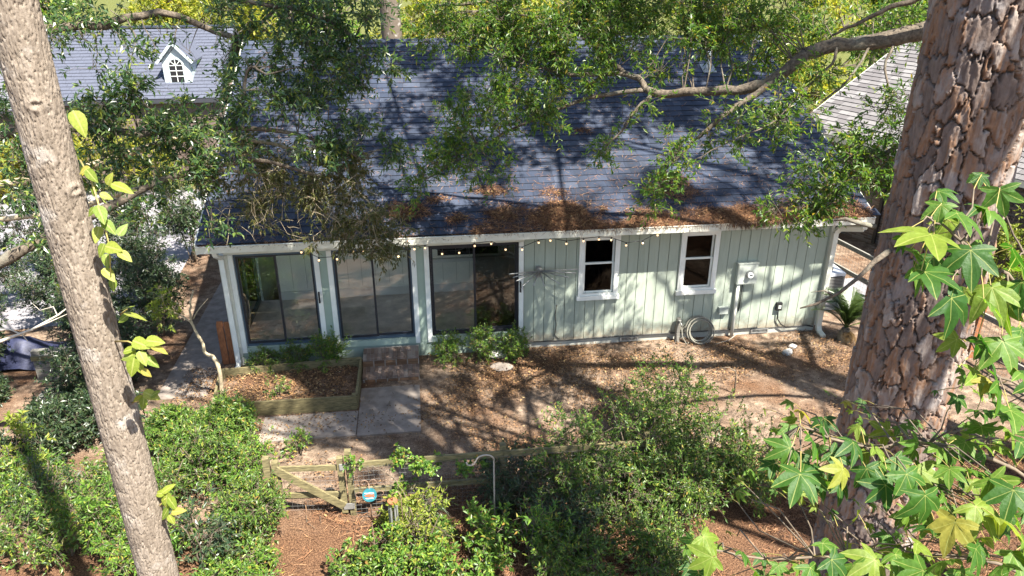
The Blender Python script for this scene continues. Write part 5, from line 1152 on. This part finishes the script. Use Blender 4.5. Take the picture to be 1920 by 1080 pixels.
# ---------------- sweetgum in front at lower right: every leaf a part
def star(droop, curl, seed):
    g = np.random.default_rng(seed); lob = [(90, 1.0), (40, .92), (-14, .66), (140, .92), (194, .66)]
    lob = sorted([(a+g.normal()*3, l*(1+g.normal()*.05)) for a, l in lob]); pts = [(-78, .16)]
    for i, (a, l) in enumerate(lob):
        pts += [(a-20, l*.60), (a-9, l*.82), (a, l), (a+9, l*.82), (a+20, l*.60)]
        if i < 4: pts.append(((a+lob[i+1][0])/2, .47))
    pts.append((258, .16))
    rib = {a for a, _ in lob}
    V = [(0, -.02, 0)]
    for a, r in pts:
        x, y = r*math.cos(R(a)), r*math.sin(R(a)); near = min(abs((a-b+180) % 360-180) for b in rib); z = -droop*r*r+.09*min(near, 25)/25*r*1.2
        z += curl*x*abs(x)
        V.append((x, y, z))
    # ring at 55 % along each spoke gives the blade its folds
    n = len(pts); W = [np.array(v) for v in V]; I = []
    for k in range(1, n+1): v = W[k]; I.append(v*np.array([.5, .5, .0])+np.array([0, 0, -droop*.25*(v[0]**2+v[1]**2)+(.045 if k % 6 == 0 else .012)]))
    V = np.array(W+I); T = [(0, n+k, n+k+1) for k in range(1, n)]; Q = [(k, k+1, n+k+1, n+k) for k in range(1, n)]
    V = V*.5                                                       # unit leaf about 0.95 wide
    rib = np.array([1.]+[1. if min(abs((a-c_+180) % 360-180) for c_ in rib) < 1e-6 else 0. for a, _ in pts]*2)
    return V, [np.array(T), np.array(Q)], rib
gb = U(2010, 1250, 3.0); gum = empty('sweetgum_tree', np.array([gb[0], gb[1], 0]), 'young sweetgum with star-shaped bright green leaves in the lower right foreground', 'tree')
sgb = MB()
GS = []
def gumlimb(pts, r0, r1):
    P = [U(*p) for p in pts]; pl_ = Plant(); Q = pl_.limb(P, r0, r1, 6, .003, 4); sgb.V += pl_.w.V; sgb.Q += [q+sgb.n for q in pl_.w.Q]; sgb.T += [q+sgb.n for q in pl_.w.T]; sgb.n += pl_.w.n; return Q
tr = gumlimb([(2060, 1700, 3.4), (2050, 1250, 3.0), (2040, 900, 2.8), (2010, 560, 2.6)], .03, .018)
LM = [gumlimb([(2030, 760, 2.7), (1930, 560, 2.4), (1850, 490, 2.25), (1790, 440, 2.2), (1745, 410, 2.2)], .008, .003),
      gumlimb([(2040, 900, 2.8), (1900, 760, 2.5), (1800, 700, 2.5), (1780, 560, 2.4)], .007, .003) if False else gumlimb([(2020, 640, 2.6), (1950, 520, 2.5), (1900, 440, 2.5)], .007, .003),
      gumlimb([(2045, 1000, 2.85), (1900, 880, 2.6), (1740, 830, 2.5), (1620, 840, 2.45), (1500, 800, 2.4)], .009, .003),
      gumlimb([(2045, 1150, 2.9), (1880, 1060, 2.6), (1700, 1040, 2.5), (1480, 1050, 2.4), (1330, 1030, 2.35)], .009, .003),
      gumlimb([(2040, 850, 2.8), (1940, 740, 2.6), (1860, 700, 2.55), (1830, 660, 2.5)], .007, .003),
      gumlimb([(2045, 1050, 2.85), (1930, 960, 2.6), (1820, 930, 2.55), (1720, 900, 2.5)], .008, .003)]
sgb.build('branches', TWIG, gum, True)
SM_ = [star(.2+.22*(k % 3), .35*(k % 2)-.1, 40+k) for k in range(6)]
LP = [(1745, 440, 150, 2.15), (1795, 400, 105, 2.15), (1855, 395, 110, 2.2), (1712, 470, 80, 2.2), (1820, 470, 130, 2.1), (1785, 560, 140, 2.05), (1735, 510, 130, 2.1), (1690, 445, 60, 2.2), (1860, 540, 110, 2.2), (1900, 470, 120, 2.2), (1890, 570, 110, 2.25), (1810, 545, 90, 2.25), (1840, 330, 50, 2.3), (1765, 385, 80, 2.2), (1915, 530, 110, 2.2), (1835, 640, 95, 2.3), (1880, 640, 110, 2.25), (1915, 620, 90, 2.3), (1830, 700, 100, 2.3), (1870, 720, 110, 2.2), (1915, 700, 110, 2.2), (1895, 770, 100, 2.3), (1850, 770, 90, 2.35), (1915, 830, 110, 2.25),
      (1840, 800, 95, 2.35), (1880, 840, 90, 2.3), (1800, 690, 60, 2.4), (1795, 745, 60, 2.4), (1760, 840, 80, 2.4), (1720, 830, 75, 2.4), (1680, 860, 90, 2.35), (1640, 840, 80, 2.4), (1600, 830, 95, 2.35), (1560, 850, 90, 2.35), (1520, 820, 95, 2.35), (1480, 840, 85, 2.35), (1450, 870, 75, 2.4), (1500, 890, 120, 2.25), (1465, 915, 80, 2.3), (1540, 800, 80, 2.4), (1580, 880, 100, 2.3), (1625, 880, 85, 2.35), (1660, 910, 95, 2.3), (1700, 890, 110, 2.25), (1735, 930, 130, 2.2), (1780, 880, 100, 2.3), (1820, 880, 100, 2.3), (1770, 930, 90, 2.3), (1860, 900, 105, 2.25), (1900, 920, 120, 2.2), (1830, 950, 120, 2.2), (1790, 980, 120, 2.2), (1750, 990, 110, 2.25), (1870, 970, 130, 2.15), (1915, 1000, 130, 2.15), (1720, 1020, 110, 2.2), (1680, 1040, 110, 2.2), (1830, 1030, 140, 2.1), (1780, 1050, 130, 2.1), (1640, 1050, 110, 2.2), (1600, 1060, 100, 2.2), (1560, 1050, 110, 2.2), (1520, 1065, 100, 2.2), (1460, 1060, 70, 2.25), (1335, 1045, 110, 2.1), (1390, 1035, 60, 2.2), (1310, 1075, 80, 2.15), (1420, 1075, 90, 2.15), (1880, 1060, 140, 2.1), (1730, 1070, 120, 2.1), (1550, 900, 60, 2.4), (1530, 950, 35, 2.6), (1560, 960, 40, 2.6), (1900, 1040, 110, 2.15), (1845, 850, 70, 2.4), (1810, 830, 70, 2.4), (1650, 870, 60, 2.45), (1610, 800, 55, 2.5), (1480, 800, 60, 2.45), (1500, 770, 60, 2.45), (1700, 960, 80, 2.35)]
pet = MB(); stw = MB(); al = np.concatenate(LM); gsrc = [None]*6
for i, (x, y, s_px, d) in enumerate(LP):
    for dup in range(4 if i > 15 else 2):
        if dup: x, y, s_px, d = x+rng.normal()*30, y+rng.normal()*24, s_px*rng.uniform(.6, .9), d+rng.uniform(.06, .22)
        c = U(x, y, d); sz = s_px*d/FPX*(rng.uniform(1.0, 1.25) if i < 24 else rng.uniform(.8, 1.12)); k = (i+dup) % 6
        # leaf plane: tipped toward the light and the camera, tip hanging down
        nrm = unit(np.array([.10, -.45, .95])+rng.normal(size=3)*.48); tipd = unit(-UP*1.0+RT*rng.normal()*.75+rng.normal(size=3)*.25); tipd = unit(tipd-nrm*(tipd@nrm)); sx = np.cross(tipd, nrm)
        M = Matrix(((sx[0], tipd[0], nrm[0]), (sx[1], tipd[1], nrm[1]), (sx[2], tipd[2], nrm[2])))
        if gsrc[k] is None:
            V, F, rb = SM_[k]; o = mesh_np('leaf', V, F, L_GUM, gum, smooth=True, rnd=rb, attr='rib', point=True); gsrc[k] = o; o.location = Vector(c); o.rotation_euler = M.to_euler(); o.scale = (sz,)*3
        else: share(gsrc[k], Vector(c), gum, M.to_euler(), (sz,)*3)
        a = al[np.argmin(np.linalg.norm(al-c, axis=1))]; b0 = c-tipd*sz*.05
        dd_ = np.linalg.norm(b0-a); e_ = b0+(a-b0)*min(1., .075/dd_)+[0, 0, .008]
        pet.tube([e_, (e_+b0)/2+[0, 0, .004], b0], [.0017, .0014, .0013], 4, False)
        if dd_ > .075: stw.tube([a, a+(e_-a)*.5+rng.normal(size=3)*dd_*.05+[0, 0, dd_*.07], e_], [.0032, .0026, .0018], 5, False)
tag(pet.build('petioles', PETIOLE, gum, True), kind='stuff'); tag(stw.build('twigs', TWIG, gum, True), kind='stuff')

# ---------------- yellow-green vine leaves beside the left trunk
def ovate(seed):
    g = np.random.default_rng(seed); n = 13; t = np.linspace(0, 1, n); wv = .66*np.sin(np.pi*t**.75)**.75*(1-.3*t); V = [(0, a, -.12*a*a) for a in t]
    for s in (1, -1):
        for i in range(1, n-1): jag = 1+(.03 if i % 2 else -.02); V.append((s*wv[i]*.5*jag, t[i]-.02, .05*wv[i]-.14*t[i]**2+g.normal()*.008))
    m = n-2; T = []; Q = []
    for o_, fl in ((n, False), (n+m, True)):
        T += [(0, o_, 1) if not fl else (0, 1, o_), (n-1, n-2, o_+m-1) if not fl else (n-1, o_+m-1, n-2)]
        for i in range(m-1): Q.append((i+1, o_+i, o_+i+1, i+2) if not fl else (i+1, i+2, o_+i+1, o_+i))
    return np.array(V), [np.array(Q), np.array(T)]
vn = empty('trunk_vine', U(190, 500, 4.1)*[1, 1, 0], 'yellow-green large-leaved vine growing beside the left trunk', 'vine')
VS = [ovate(k) for k in range(3)]; vsrc = [None]*3
vst = [[(150, 300, 4.25), (172, 340, 4.1), (190, 400, 4.05), (205, 460, 4.05), (208, 520, 4.1)], [(215, 640, 4.5), (240, 640, 4.35), (262, 650, 4.3), (275, 668, 4.3)], [(225, 590, 4.5), (238, 580, 4.4)], [(245, 755, 4.7), (270, 750, 4.6)], [(290, 960, 5.1), (310, 935, 5.0)]]
vb_ = MB()
for s in vst: vb_.tube([U(*p) for p in s], np.linspace(.006, .003, len(s)), 5)
vb_.build('stems', PETIOLE, vn, True)
VL = [(150, 232, 56, 50, 4.1), (158, 320, 26, 150, 4.1), (172, 330, 34, 60, 4.05), (230, 352, 46, 10, 4.0), (205, 335, 30, 330, 4.1), (176, 358, 24, 80, 4.1), (200, 368, 26, 30, 4.1), (190, 402, 44, 70, 4.0), (170, 398, 24, 120, 4.1), (205, 425, 40, 40, 4.05), (230, 430, 30, 310, 4.0), (182, 440, 36, 95, 4.1), (212, 465, 46, 30, 4.0), (190, 470, 32, 100, 4.1), (235, 480, 34, 40, 4.0), (205, 515, 36, 60, 4.1), (200, 490, 30, 85, 4.1), (212, 535, 26, 70, 4.15), (240, 576, 26, 320, 4.35), (255, 592, 46, 15, 4.35), (230, 598, 26, 140, 4.4), (245, 655, 34, 345, 4.3), (265, 645, 44, 10, 4.25), (290, 640, 42, 0, 4.25), (300, 655, 36, 30, 4.25), (240, 668, 40, 155, 4.3), (248, 690, 42, 100, 4.2), (268, 672, 34, 60, 4.25), (285, 678, 36, 35, 4.3), (275, 700, 24, 40, 4.3), (262, 690, 30, 80, 4.3), (285, 742, 36, 15, 4.6), (268, 758, 30, 100, 4.6), (258, 748, 24, 150, 4.6), (290, 738, 24, 320, 4.6), (316, 915, 30, 330, 5.), (312, 940, 42, 100, 5.), (298, 925, 28, 180, 5.), (325, 945, 34, 40, 5.), (335, 958, 30, 10, 5.), (308, 965, 30, 120, 5.), (322, 975, 24, 60, 5.)]
for i, (x, y, s_px, an, d) in enumerate(VL):
    c = U(x, y, d); k = i % 3; sz = s_px*.95*d/FPX; td = unit(RT*math.cos(R(an))-UP*math.sin(R(an))+rng.normal(size=3)*.2)
    nrm = unit(np.array([.15, -.55, .8])+rng.normal(size=3)*.3); nrm = unit(nrm-td*(nrm@td)); sx = np.cross(td, nrm); M = Matrix(((sx[0], td[0], nrm[0]), (sx[1], td[1], nrm[1]), (sx[2], td[2], nrm[2]))); c = c-td*sz*.5
    if vsrc[k] is None:
        V, F = VS[k]; o = mesh_np('leaf', V, F, L_YELLOW, vn, smooth=True, rnd=[1.]*13+[0.]*22, attr='rib', point=True); vsrc[k] = o; o.location = Vector(c); o.rotation_euler = M.to_euler(); o.scale = (sz,)*3
    else: share(vsrc[k], Vector(c), vn, M.to_euler(), (sz,)*3)

# ---------------- litter: leaves and needles on ground, bed and roof
def litter(name, P, N, L, W, mat, parent=None, tilt=.35, curl=.15, **kw):
    n = len(P); a = rng.random(n)*6.283; N = unit(N+rng.normal(size=(n, 3))*tilt); r0 = np.stack([np.cos(a), np.sin(a), np.zeros(n)], 1); D = unit(r0-N*(r0*N).sum(1, keepdims=True))
    V, F = leaves_np(P, D, N, L*rng.uniform(.6, 1.3, n), W*rng.uniform(.7, 1.2, n), .18, curl, False)
    o = mesh_np(name, V, F, mat, parent, rnd=np.repeat(rng.random(n), 2), keep=True); return tag(o, kind='stuff', **kw)
upv = np.array([0, 0, 1.])
def scatter(n, x0, x1, y0, y1, dens, zz=.012):
    P = np.stack([rng.uniform(x0, x1, n), rng.uniform(y0, y1, n), np.full(n, zz)], 1); P[:, 2] += rng.random(n)*.03
    k = vnoise(np.stack([P[:, 0]*.9+50, P[:, 1]*.9+50, np.zeros(n)], 1), 77, 4); return P[rng.random(n) < np.clip((k-.36)*dens, .05, 1)]
P1 = scatter(64000, -1.2, 13., -4.4, -.03, 4.2); P1 = P1[~((P1[:, 0] > -.4) & (P1[:, 0] < 2.3) & (P1[:, 1] > -1.95) & (P1[:, 1] < -.4))]
keep = ~((P1[:, 0] > .6) & (P1[:, 0] < 3.4) & (P1[:, 1] < -1.2) & (P1[:, 1] > -2.8)) | (rng.random(len(P1)) < .3); P1 = P1[keep]; P1[:, 2] += .02
litter('leaf_litter', P1, np.repeat(upv[None], len(P1), 0), .05, .022, LITTER, label='dry brown fallen leaves scattered over the yard', cat='leaves')
P2 = scatter(5200, -.3, 2.2, -1.8, -.5, 9., .13); litter('bed_litter', P2, np.repeat(upv[None], len(P2), 0), .055, .024, LITTER, label='dry leaves covering the soil of the raised bed', cat='leaves')
P3 = scatter(64000, 1.2, 13.5, -8.2, -4.4, 5.); P3[:, 2] += .01
litter('pine_straw', P3, np.repeat(upv[None], len(P3), 0), .19, .0075, STRAW, tilt=.3, curl=.03, label='orange-brown pine needles covering the ground beyond the fence', cat='pine straw')
P4 = scatter(5000, 1.2, 12, -8., -4.4, 4.); litter('front_litter', P4, np.repeat(upv[None], len(P4), 0), .07, .03, LITTER, label='brown leaves lying on the pine straw in the foreground', cat='leaves')
m_ = 170; A = np.stack([rng.uniform(-.8, 12.8, m_), rng.uniform(-8, -.3, m_), np.full(m_, .03)], 1); B = A+np.stack([rng.normal(size=m_), rng.normal(size=m_), rng.normal(size=m_)*.08], 1)*.22; B[:, 2] = np.abs(B[:, 2]-.02)+.02
tl_ = Plant(); tl_.twigs(A, B, .006, .02); tl_.twigmesh(); tag(tl_.w.build('twig_litter', TWIG), 'small fallen twigs strewn over the yard', 'twigs', kind='stuff')
def strawpile(cx, s, rx, rs, n, hgt, label, dark=False, hang=0):
    u = inball(n)[:, :2]; 
    rad = np.sqrt((u**2).sum(1)); hN = vnoise(np.stack([u[:, 0]*3+20, u[:, 1]*3+20, np.full(n, cx)], 1), 31, 3)
    keep = rad < .4+1.4*(hN-.28); u = u[keep]; rad = rad[keep]; hN = hN[keep]; n = len(u)
    P = np.array([roofpt(cx+a*rx, max(-.06, s+b*rs), .03+hgt*max(0, 1-r*r)*rng.random()*(.5+h_)) for a, b, r, h_ in zip(u[:, 0], u[:, 1], rad, hN)])
    N = np.repeat(nn[None], n, 0)+rng.normal(size=(n, 3))*.35; a = rng.random(n)*6.283; r0 = np.stack([np.cos(a), np.sin(a), np.zeros(n)], 1); D = unit(r0-N*(r0*N).sum(1, keepdims=True)/((N*N).sum(1, keepdims=True)))
    V, F = leaves_np(P, D, N, .16*rng.uniform(.6, 1.3, n), .0065*np.ones(n), .1, .05, False); m = len(P)//4
    o = empty('straw_pile', P.mean(0)-nn*.03, label, 'pine straw', 'pine straw piles on the roof')
    tag(mesh_np('needles', V, F, STRAW, o, rnd=np.repeat(rng.random(n), 2)), kind='stuff')
    Q = P[rng.integers(0, n, m)]; lt_ = litter('dry_leaves', Q, np.repeat(nn[None], m, 0), .06, .025, LITTER, o)
def rp(x, y):                                                     # picture point on the roof plane
    r = ray(x, y); t = ((np.array([0, Y0, Z0])-CAM)@nn)/(r@nn); P = CAM+r*t; return P[0], (P-np.array([P[0], Y0, Z0]))@ed
for (x, y, rx, rs, n, hg, lb) in ((1070, 408, .85, .50, 4200, .13, 'largest dark heap of pine straw at the roof edge above the third door'), (1275, 355, .75, .50, 1500, .06, 'orange pine straw patch on the roof above the gap between the windows'), (765, 398, .55, .30, 1300, .07, 'dark pine straw heap on the roof nearest the left foliage'), (855, 412, .26, .18, 420, .05, 'small pine straw tuft on the roof between two larger heaps'), (945, 402, .42, .26, 900, .06, 'pine straw heap on the roof just left of the largest heap'), (925, 360, .45, .18, 600, .05, 'pine straw streak higher on the roof above the third door'), (1095, 247, .22, .12, 220, .03, 'small straw patch high in the middle of the roof'), (1215, 412, .8, .32, 2000, .07, 'reddish straw band on the roof edge over the left window'), (1390, 405, .95, .34, 2600, .09, 'reddish straw band on the roof edge over the right window'), (1580, 392, .6, .36, 1600, .08, 'dark straw heap on the roof corner above the downspout'), (1480, 415, .5, .2, 900, .06, 'straw at the roof edge between right window and corner'), (1040, 365, .35, .16, 300, .03, 'thin straw scatter above the largest heap'), (820, 375, .3, .14, 240, .03, 'thin straw scatter left of the streak above the third door')):
    a, s = rp(x, y); strawpile(a, s, rx*1.25, rs*1.25, int(n*1.25), hg*.8, lb)
n = 8000; a = rng.uniform(4.6, X1-.05, n); k_ = vnoise(np.stack([a*1.1+30, a*0, a*0], 1), 91, 4); s = rng.random(n)**1.4*(.08+2.2*np.clip(k_-.36, 0, 1)); P = np.array([roofpt(p, q-.04, .02+.05*rng.random()*h_) for p, q, h_ in zip(a, s, k_)])
litter('eave_straw', P, np.repeat(nn[None], n, 0), .15, .008, STRAW, tilt=.3, curl=.05, label='rust-brown pine straw band lying along the roof edge', cat='pine straw')
# gutter debris and straw hanging over its edge
n = 6500; X = rng.uniform(X0+.02, X1-.02, n); P = np.stack([X, rng.uniform(-.55, -.465, n), 2.76+.075*vnoise(np.stack([X*1.3+9, X*0, X*0], 1), 4, 3)+rng.random(n)*.03], 1)
V, F = leaves_np(P, unit(rng.normal(size=(n, 3))*[1, .35, .25]), rng.normal(size=(n, 3))*.4+upv, .1*rng.uniform(.5, 1.3, n), np.where(rng.random(n) < .6, .007, .026), .1, .1, False)
tag(mesh_np('gutter_debris', V, F, STRAW, rnd=np.repeat(rng.random(n)*.5, 2), keep=True), 'dark needles and leaves filling the gutter', 'debris', kind='stuff')
n = 700; c = np.where(rng.random(n) < .7, rng.normal(10.15, .32, n), rng.uniform(6, 12.5, n)); P = np.stack([c, np.full(n, -.575)-rng.random(n)*.03, 2.85+rng.random(n)*.04], 1)
D = np.stack([rng.normal(size=n)*.35, -.15-rng.random(n)*.3, -rng.random(n)], 1); V, F = leaves_np(P, D, np.repeat(np.array([[0, -1., .2]]), n, 0), .18*rng.uniform(.5, 1.2, n), np.full(n, .006), .1, .05, False)
tag(mesh_np('hanging_straw', V, F, STRAW, rnd=np.repeat(.5+.5*rng.random(n), 2), keep=True), 'pale straw hanging over the gutter above the right window', 'pine straw', kind='stuff')
# loose needles on the shingles
n = 7000; a = rng.uniform(X0+.1, X1-.1, n); s = rng.random(n)**2.6*LEN*.95; a = np.where((s < 1.4) & (rng.random(n) < .6), rng.uniform(4.5, X1-.1, n), a); P = np.array([roofpt(p, q, .024) for p, q in zip(a, s)])
litter('roof_needles', P, np.repeat(nn[None], n, 0), .14, .006, STRAW, tilt=.08, curl=.0, label='single pine needles strewn over the shingles', cat='pine straw')

# ---------------- trees beyond the house, sunlit
def far_tree(label, x, y, h, cr, n, leaf, trunk_r=.2, mat=OAKBARK, low=.06, L=.19):
    o = empty('background_tree', (x, y, 0), label, 'tree', 'trees beyond the house'); P = plain_trunk(o, (x, y, 0), trunk_r, trunk_r*.4, h*.8, mat=mat, k=9)
    s = Plant(); s.limbs.append(P[3:])
    for k in range(6):
        a = k*1.05+x; q = P[5+k]; s.limb([q, q+np.array([math.cos(a), math.sin(a), .5])*cr*.5, q+np.array([math.cos(a), math.sin(a), .6])*cr*.85], .07, .02, 6, .03, 3)
    for k in range(13):
        a = rng.random()*6.28; z = h*(low+(1-low)*rng.random()); rr_ = cr*(.75 if z < h*.7 else .5)*rng.random()**.5
        s.blob(np.array([x+math.cos(a)*rr_, y+math.sin(a)*rr_, z]), (cr*.42, cr*.42, h*.12), n//9, 9, L, L*.5, hubs=max(5, n//60), tw=(.3, .9), bark_r=.03)
    s.build(o, mat, leaf, False)
FT = [('yellow-green tree beyond the ridge at the far left top', -13.5, 25., 6.5, 2.6), ('bright yellow tree just above the dormer roof', -8.2, 26., 6.5, 2.6), ('green tree behind the dark evergreen at the top', -3.8, 24, 7.5, 2.6), ('yellow-green tree left of the pale background trunk', -.2, 22., 7., 2.4), ('bright tree right of the pale background trunk', 4.2, 23., 7., 2.6), ('bright green tree beyond the middle of the ridge', 8.3, 22., 7., 2.6), ('sunny yellow-green tree above the right part of the ridge', 12.6, 21, 7., 2.6), ('bright tree above the right ridge end', 16.4, 19., 7., 2.6), ('yellow-green tree beyond the brick neighbour roof', 20.8, 19., 7.5, 2.8), ('leafy tree in the top right behind the oak limb', 25.5, 20., 8., 3.),
      ('second-row tree at the top left edge', -18, 34., 8., 3.6), ('second-row tree over the dormer', -10, 36, 8.5, 3.8), ('second-row tree left of centre', -2, 34, 8.5, 3.8), ('second-row tree in the centre', 6., 35, 8.5, 3.8), ('second-row tree right of centre', 13.5, 33, 8.5, 3.8), ('second-row tree behind the brick house', 22, 31, 9., 4.), ('second-row tree at the right edge', 30, 28, 9., 4.), ('lone tree by the driveway at the left edge', -14., 17.5, 6., 2.2)]
for i, (lb, x, y, h_, cr) in enumerate(FT): far_tree(lb, x, y, h_, cr, 560 if y < 28 else 420, L_FAR if i % 3 else L_AZALEA)
pt = GZ(732, 20, 3.); pt = CAM+ray(735, 40)*28.; pb_ = empty('pale_trunk_tree', (pt[0], pt[1], 0), 'thick pale tree trunk standing beyond the ridge left of centre', 'tree'); plain_trunk(pb_, (pt[0], pt[1], 0), .42, .34, 11., mat=GUMBARK)

# ---------------- tall trees out of the picture to the right and behind: they shade roof and yard
def shade_tree(label, B, top, trunk_r, blobs, leaf=L_OAK, lean=(0, 0)):
    o = empty('tall_tree', (B[0], B[1], 0), label, 'tree', 'tall trees standing around the yard outside the view'); P = plain_trunk(o, (B[0], B[1], 0), trunk_r, trunk_r*.5, top, lean)
    s = Plant(); s.limbs.append(P[7:])
    for (c, r, n) in blobs:
        c = np.array(c, float); a = P[9]; s.limb([P[8+int(rng.integers(0, 5))], (c+a)/2+[0, 0, .4], c], .07, .03, 6, .05, 3); s.blob(c, r, n, 9, .15, .07, hubs=max(6, n//16), tw=(.3, .8), bark_r=.03)
    s.build(o, OAKBARK, leaf, False)
def over(x, y, z, zt):                                            # the point at height zt that shades (x,y,z)
    t = (zt-z)/SUN[2]; return np.array([x, y, z])+SUN*t
SH = []
#SHADE
# roof shade: boughs of three trees standing right of the house and behind the camera
SH1 = [(over(x, y, z, 12.5+rng.random()*1.5), (1.3, 1.3, .6), 210) for x, y, z in ((1, 1, 3.5), (3, 2.6, 4.2), (5, 1.6, 3.8), (4.6, 4.4, 5), (1.5, 4, 4.9), (6.8, 3.6, 4.6), (7, 5.4, 5.4), (2.8, 5.5, 5.5), (0, 2.5, 4))]
SH2 = [(over(x, y, z, 12.8+rng.random()*1.5), (1.25, 1.25, .6), 250) for x, y, z in ((8, 4.0, 4.8), (10, 3.2, 4.5), (10.2, 5.2, 5.3), (12.2, 4.6, 5.1), (6.2, 2.9, 4.3), (9, 3.0, 4.3), (9.2, 4.8, 5.2), (11.2, 3.6, 4.7), (11.4, 5.6, 5.5), (11.8, 2.2, 4.0), (7.2, 2.4, 4.1), (5.2, 5.8, 5.6))]
SH3 = [(over(x, y, 0, 13.2+rng.random()*1.5), (.9, .9, .5), 70) for x, y in ((-2.6, -.2), (-3, 2), (-5, .5), (11.2, -1.2), (-3.6, 3.4), (-6, 5), (-8, 7), (-5, 7), (-4, 9))]
shade_tree('tall broadleaf tree behind the camera shading the left roof', (9.5, -14.5), 13.5, .3, SH1)
shade_tree('tall broadleaf tree right of the yard shading the right roof', (18.2, -5.6), 13.5, .3, SH2)
shade_tree('tall broadleaf tree right of the camera shading the yard', (13.6, -12.2), 13.5, .28, SH3)
# hedge before the dormer house
for (c, r, hg, lb) in (((-12.5, 12.2), 1.3, 2.5, 'sunny yellow-green hedge bush before the dormer house, leftmost'), ((-10.2, 12.4), 1.2, 2.3, 'sunny yellow-green hedge bush below the arched dormer'), ((-7.9, 12.3), 1.2, 2.5, 'sunny hedge bush right of the arched dormer'), ((-5.6, 12.5), 1.3, 2.6, 'sunny hedge bush nearest the main roof end')):
    shrub('hedge_bush', lb, c, r, hg, 420, 9, .13, .06, L_FAR, 'hedge before the dormer house', tw=(.2, .5), shell=.4)

# tall pines behind and right of the camera; their trunks lay the long shadows across the yard
for i, (x, y, r0, lb) in enumerate(((9.7, -12.0, .26, 'tall slender pine behind and right of the large pine'), (13.4, -11.4, .3, 'tall pine further right outside the view'), (16.6, -10.4, .28, 'tall pine at the far right outside the view'), (11.3, -13.6, .22, 'thin tall pine behind the camera'))):
    o = empty('tall_pine', (x, y, 0), lb, 'tree', 'tall pines outside the view'); plain_trunk(o, (x, y, 0), r0, r0*.7, 23., mat=PINEBARK); pine_crown((o, (x, y)), 24.5, 20., 6, 2.0, 30+i)
# taller dark shrubs that screen the driveway
for (c, r, hg, lb) in (((-3.9, 5.2), 1.0, 2.6, 'tall dark shrub screening the driveway behind the crooked sapling'), ((-6.2, 5.6), 1.1, 2.8, 'tall dark shrub screening the driveway, just right of the left trunk'), ((-8.3, 4.6), 1.1, 2.8, 'tall dark shrub screening the driveway at the left edge'), ((-2.6, 6.0), .9, 2.4, 'tall dark shrub beside the house end wall'), ((-7.2, 1.6), 1.0, 2.0, 'tall dark shrub behind the timber beam at left')):
    shrub('screen_shrub', lb, c, r, hg, 520, 10, .085, .03, L_DARK, 'tall shrubs screening the driveway', tw=(.15, .45), shell=.2)
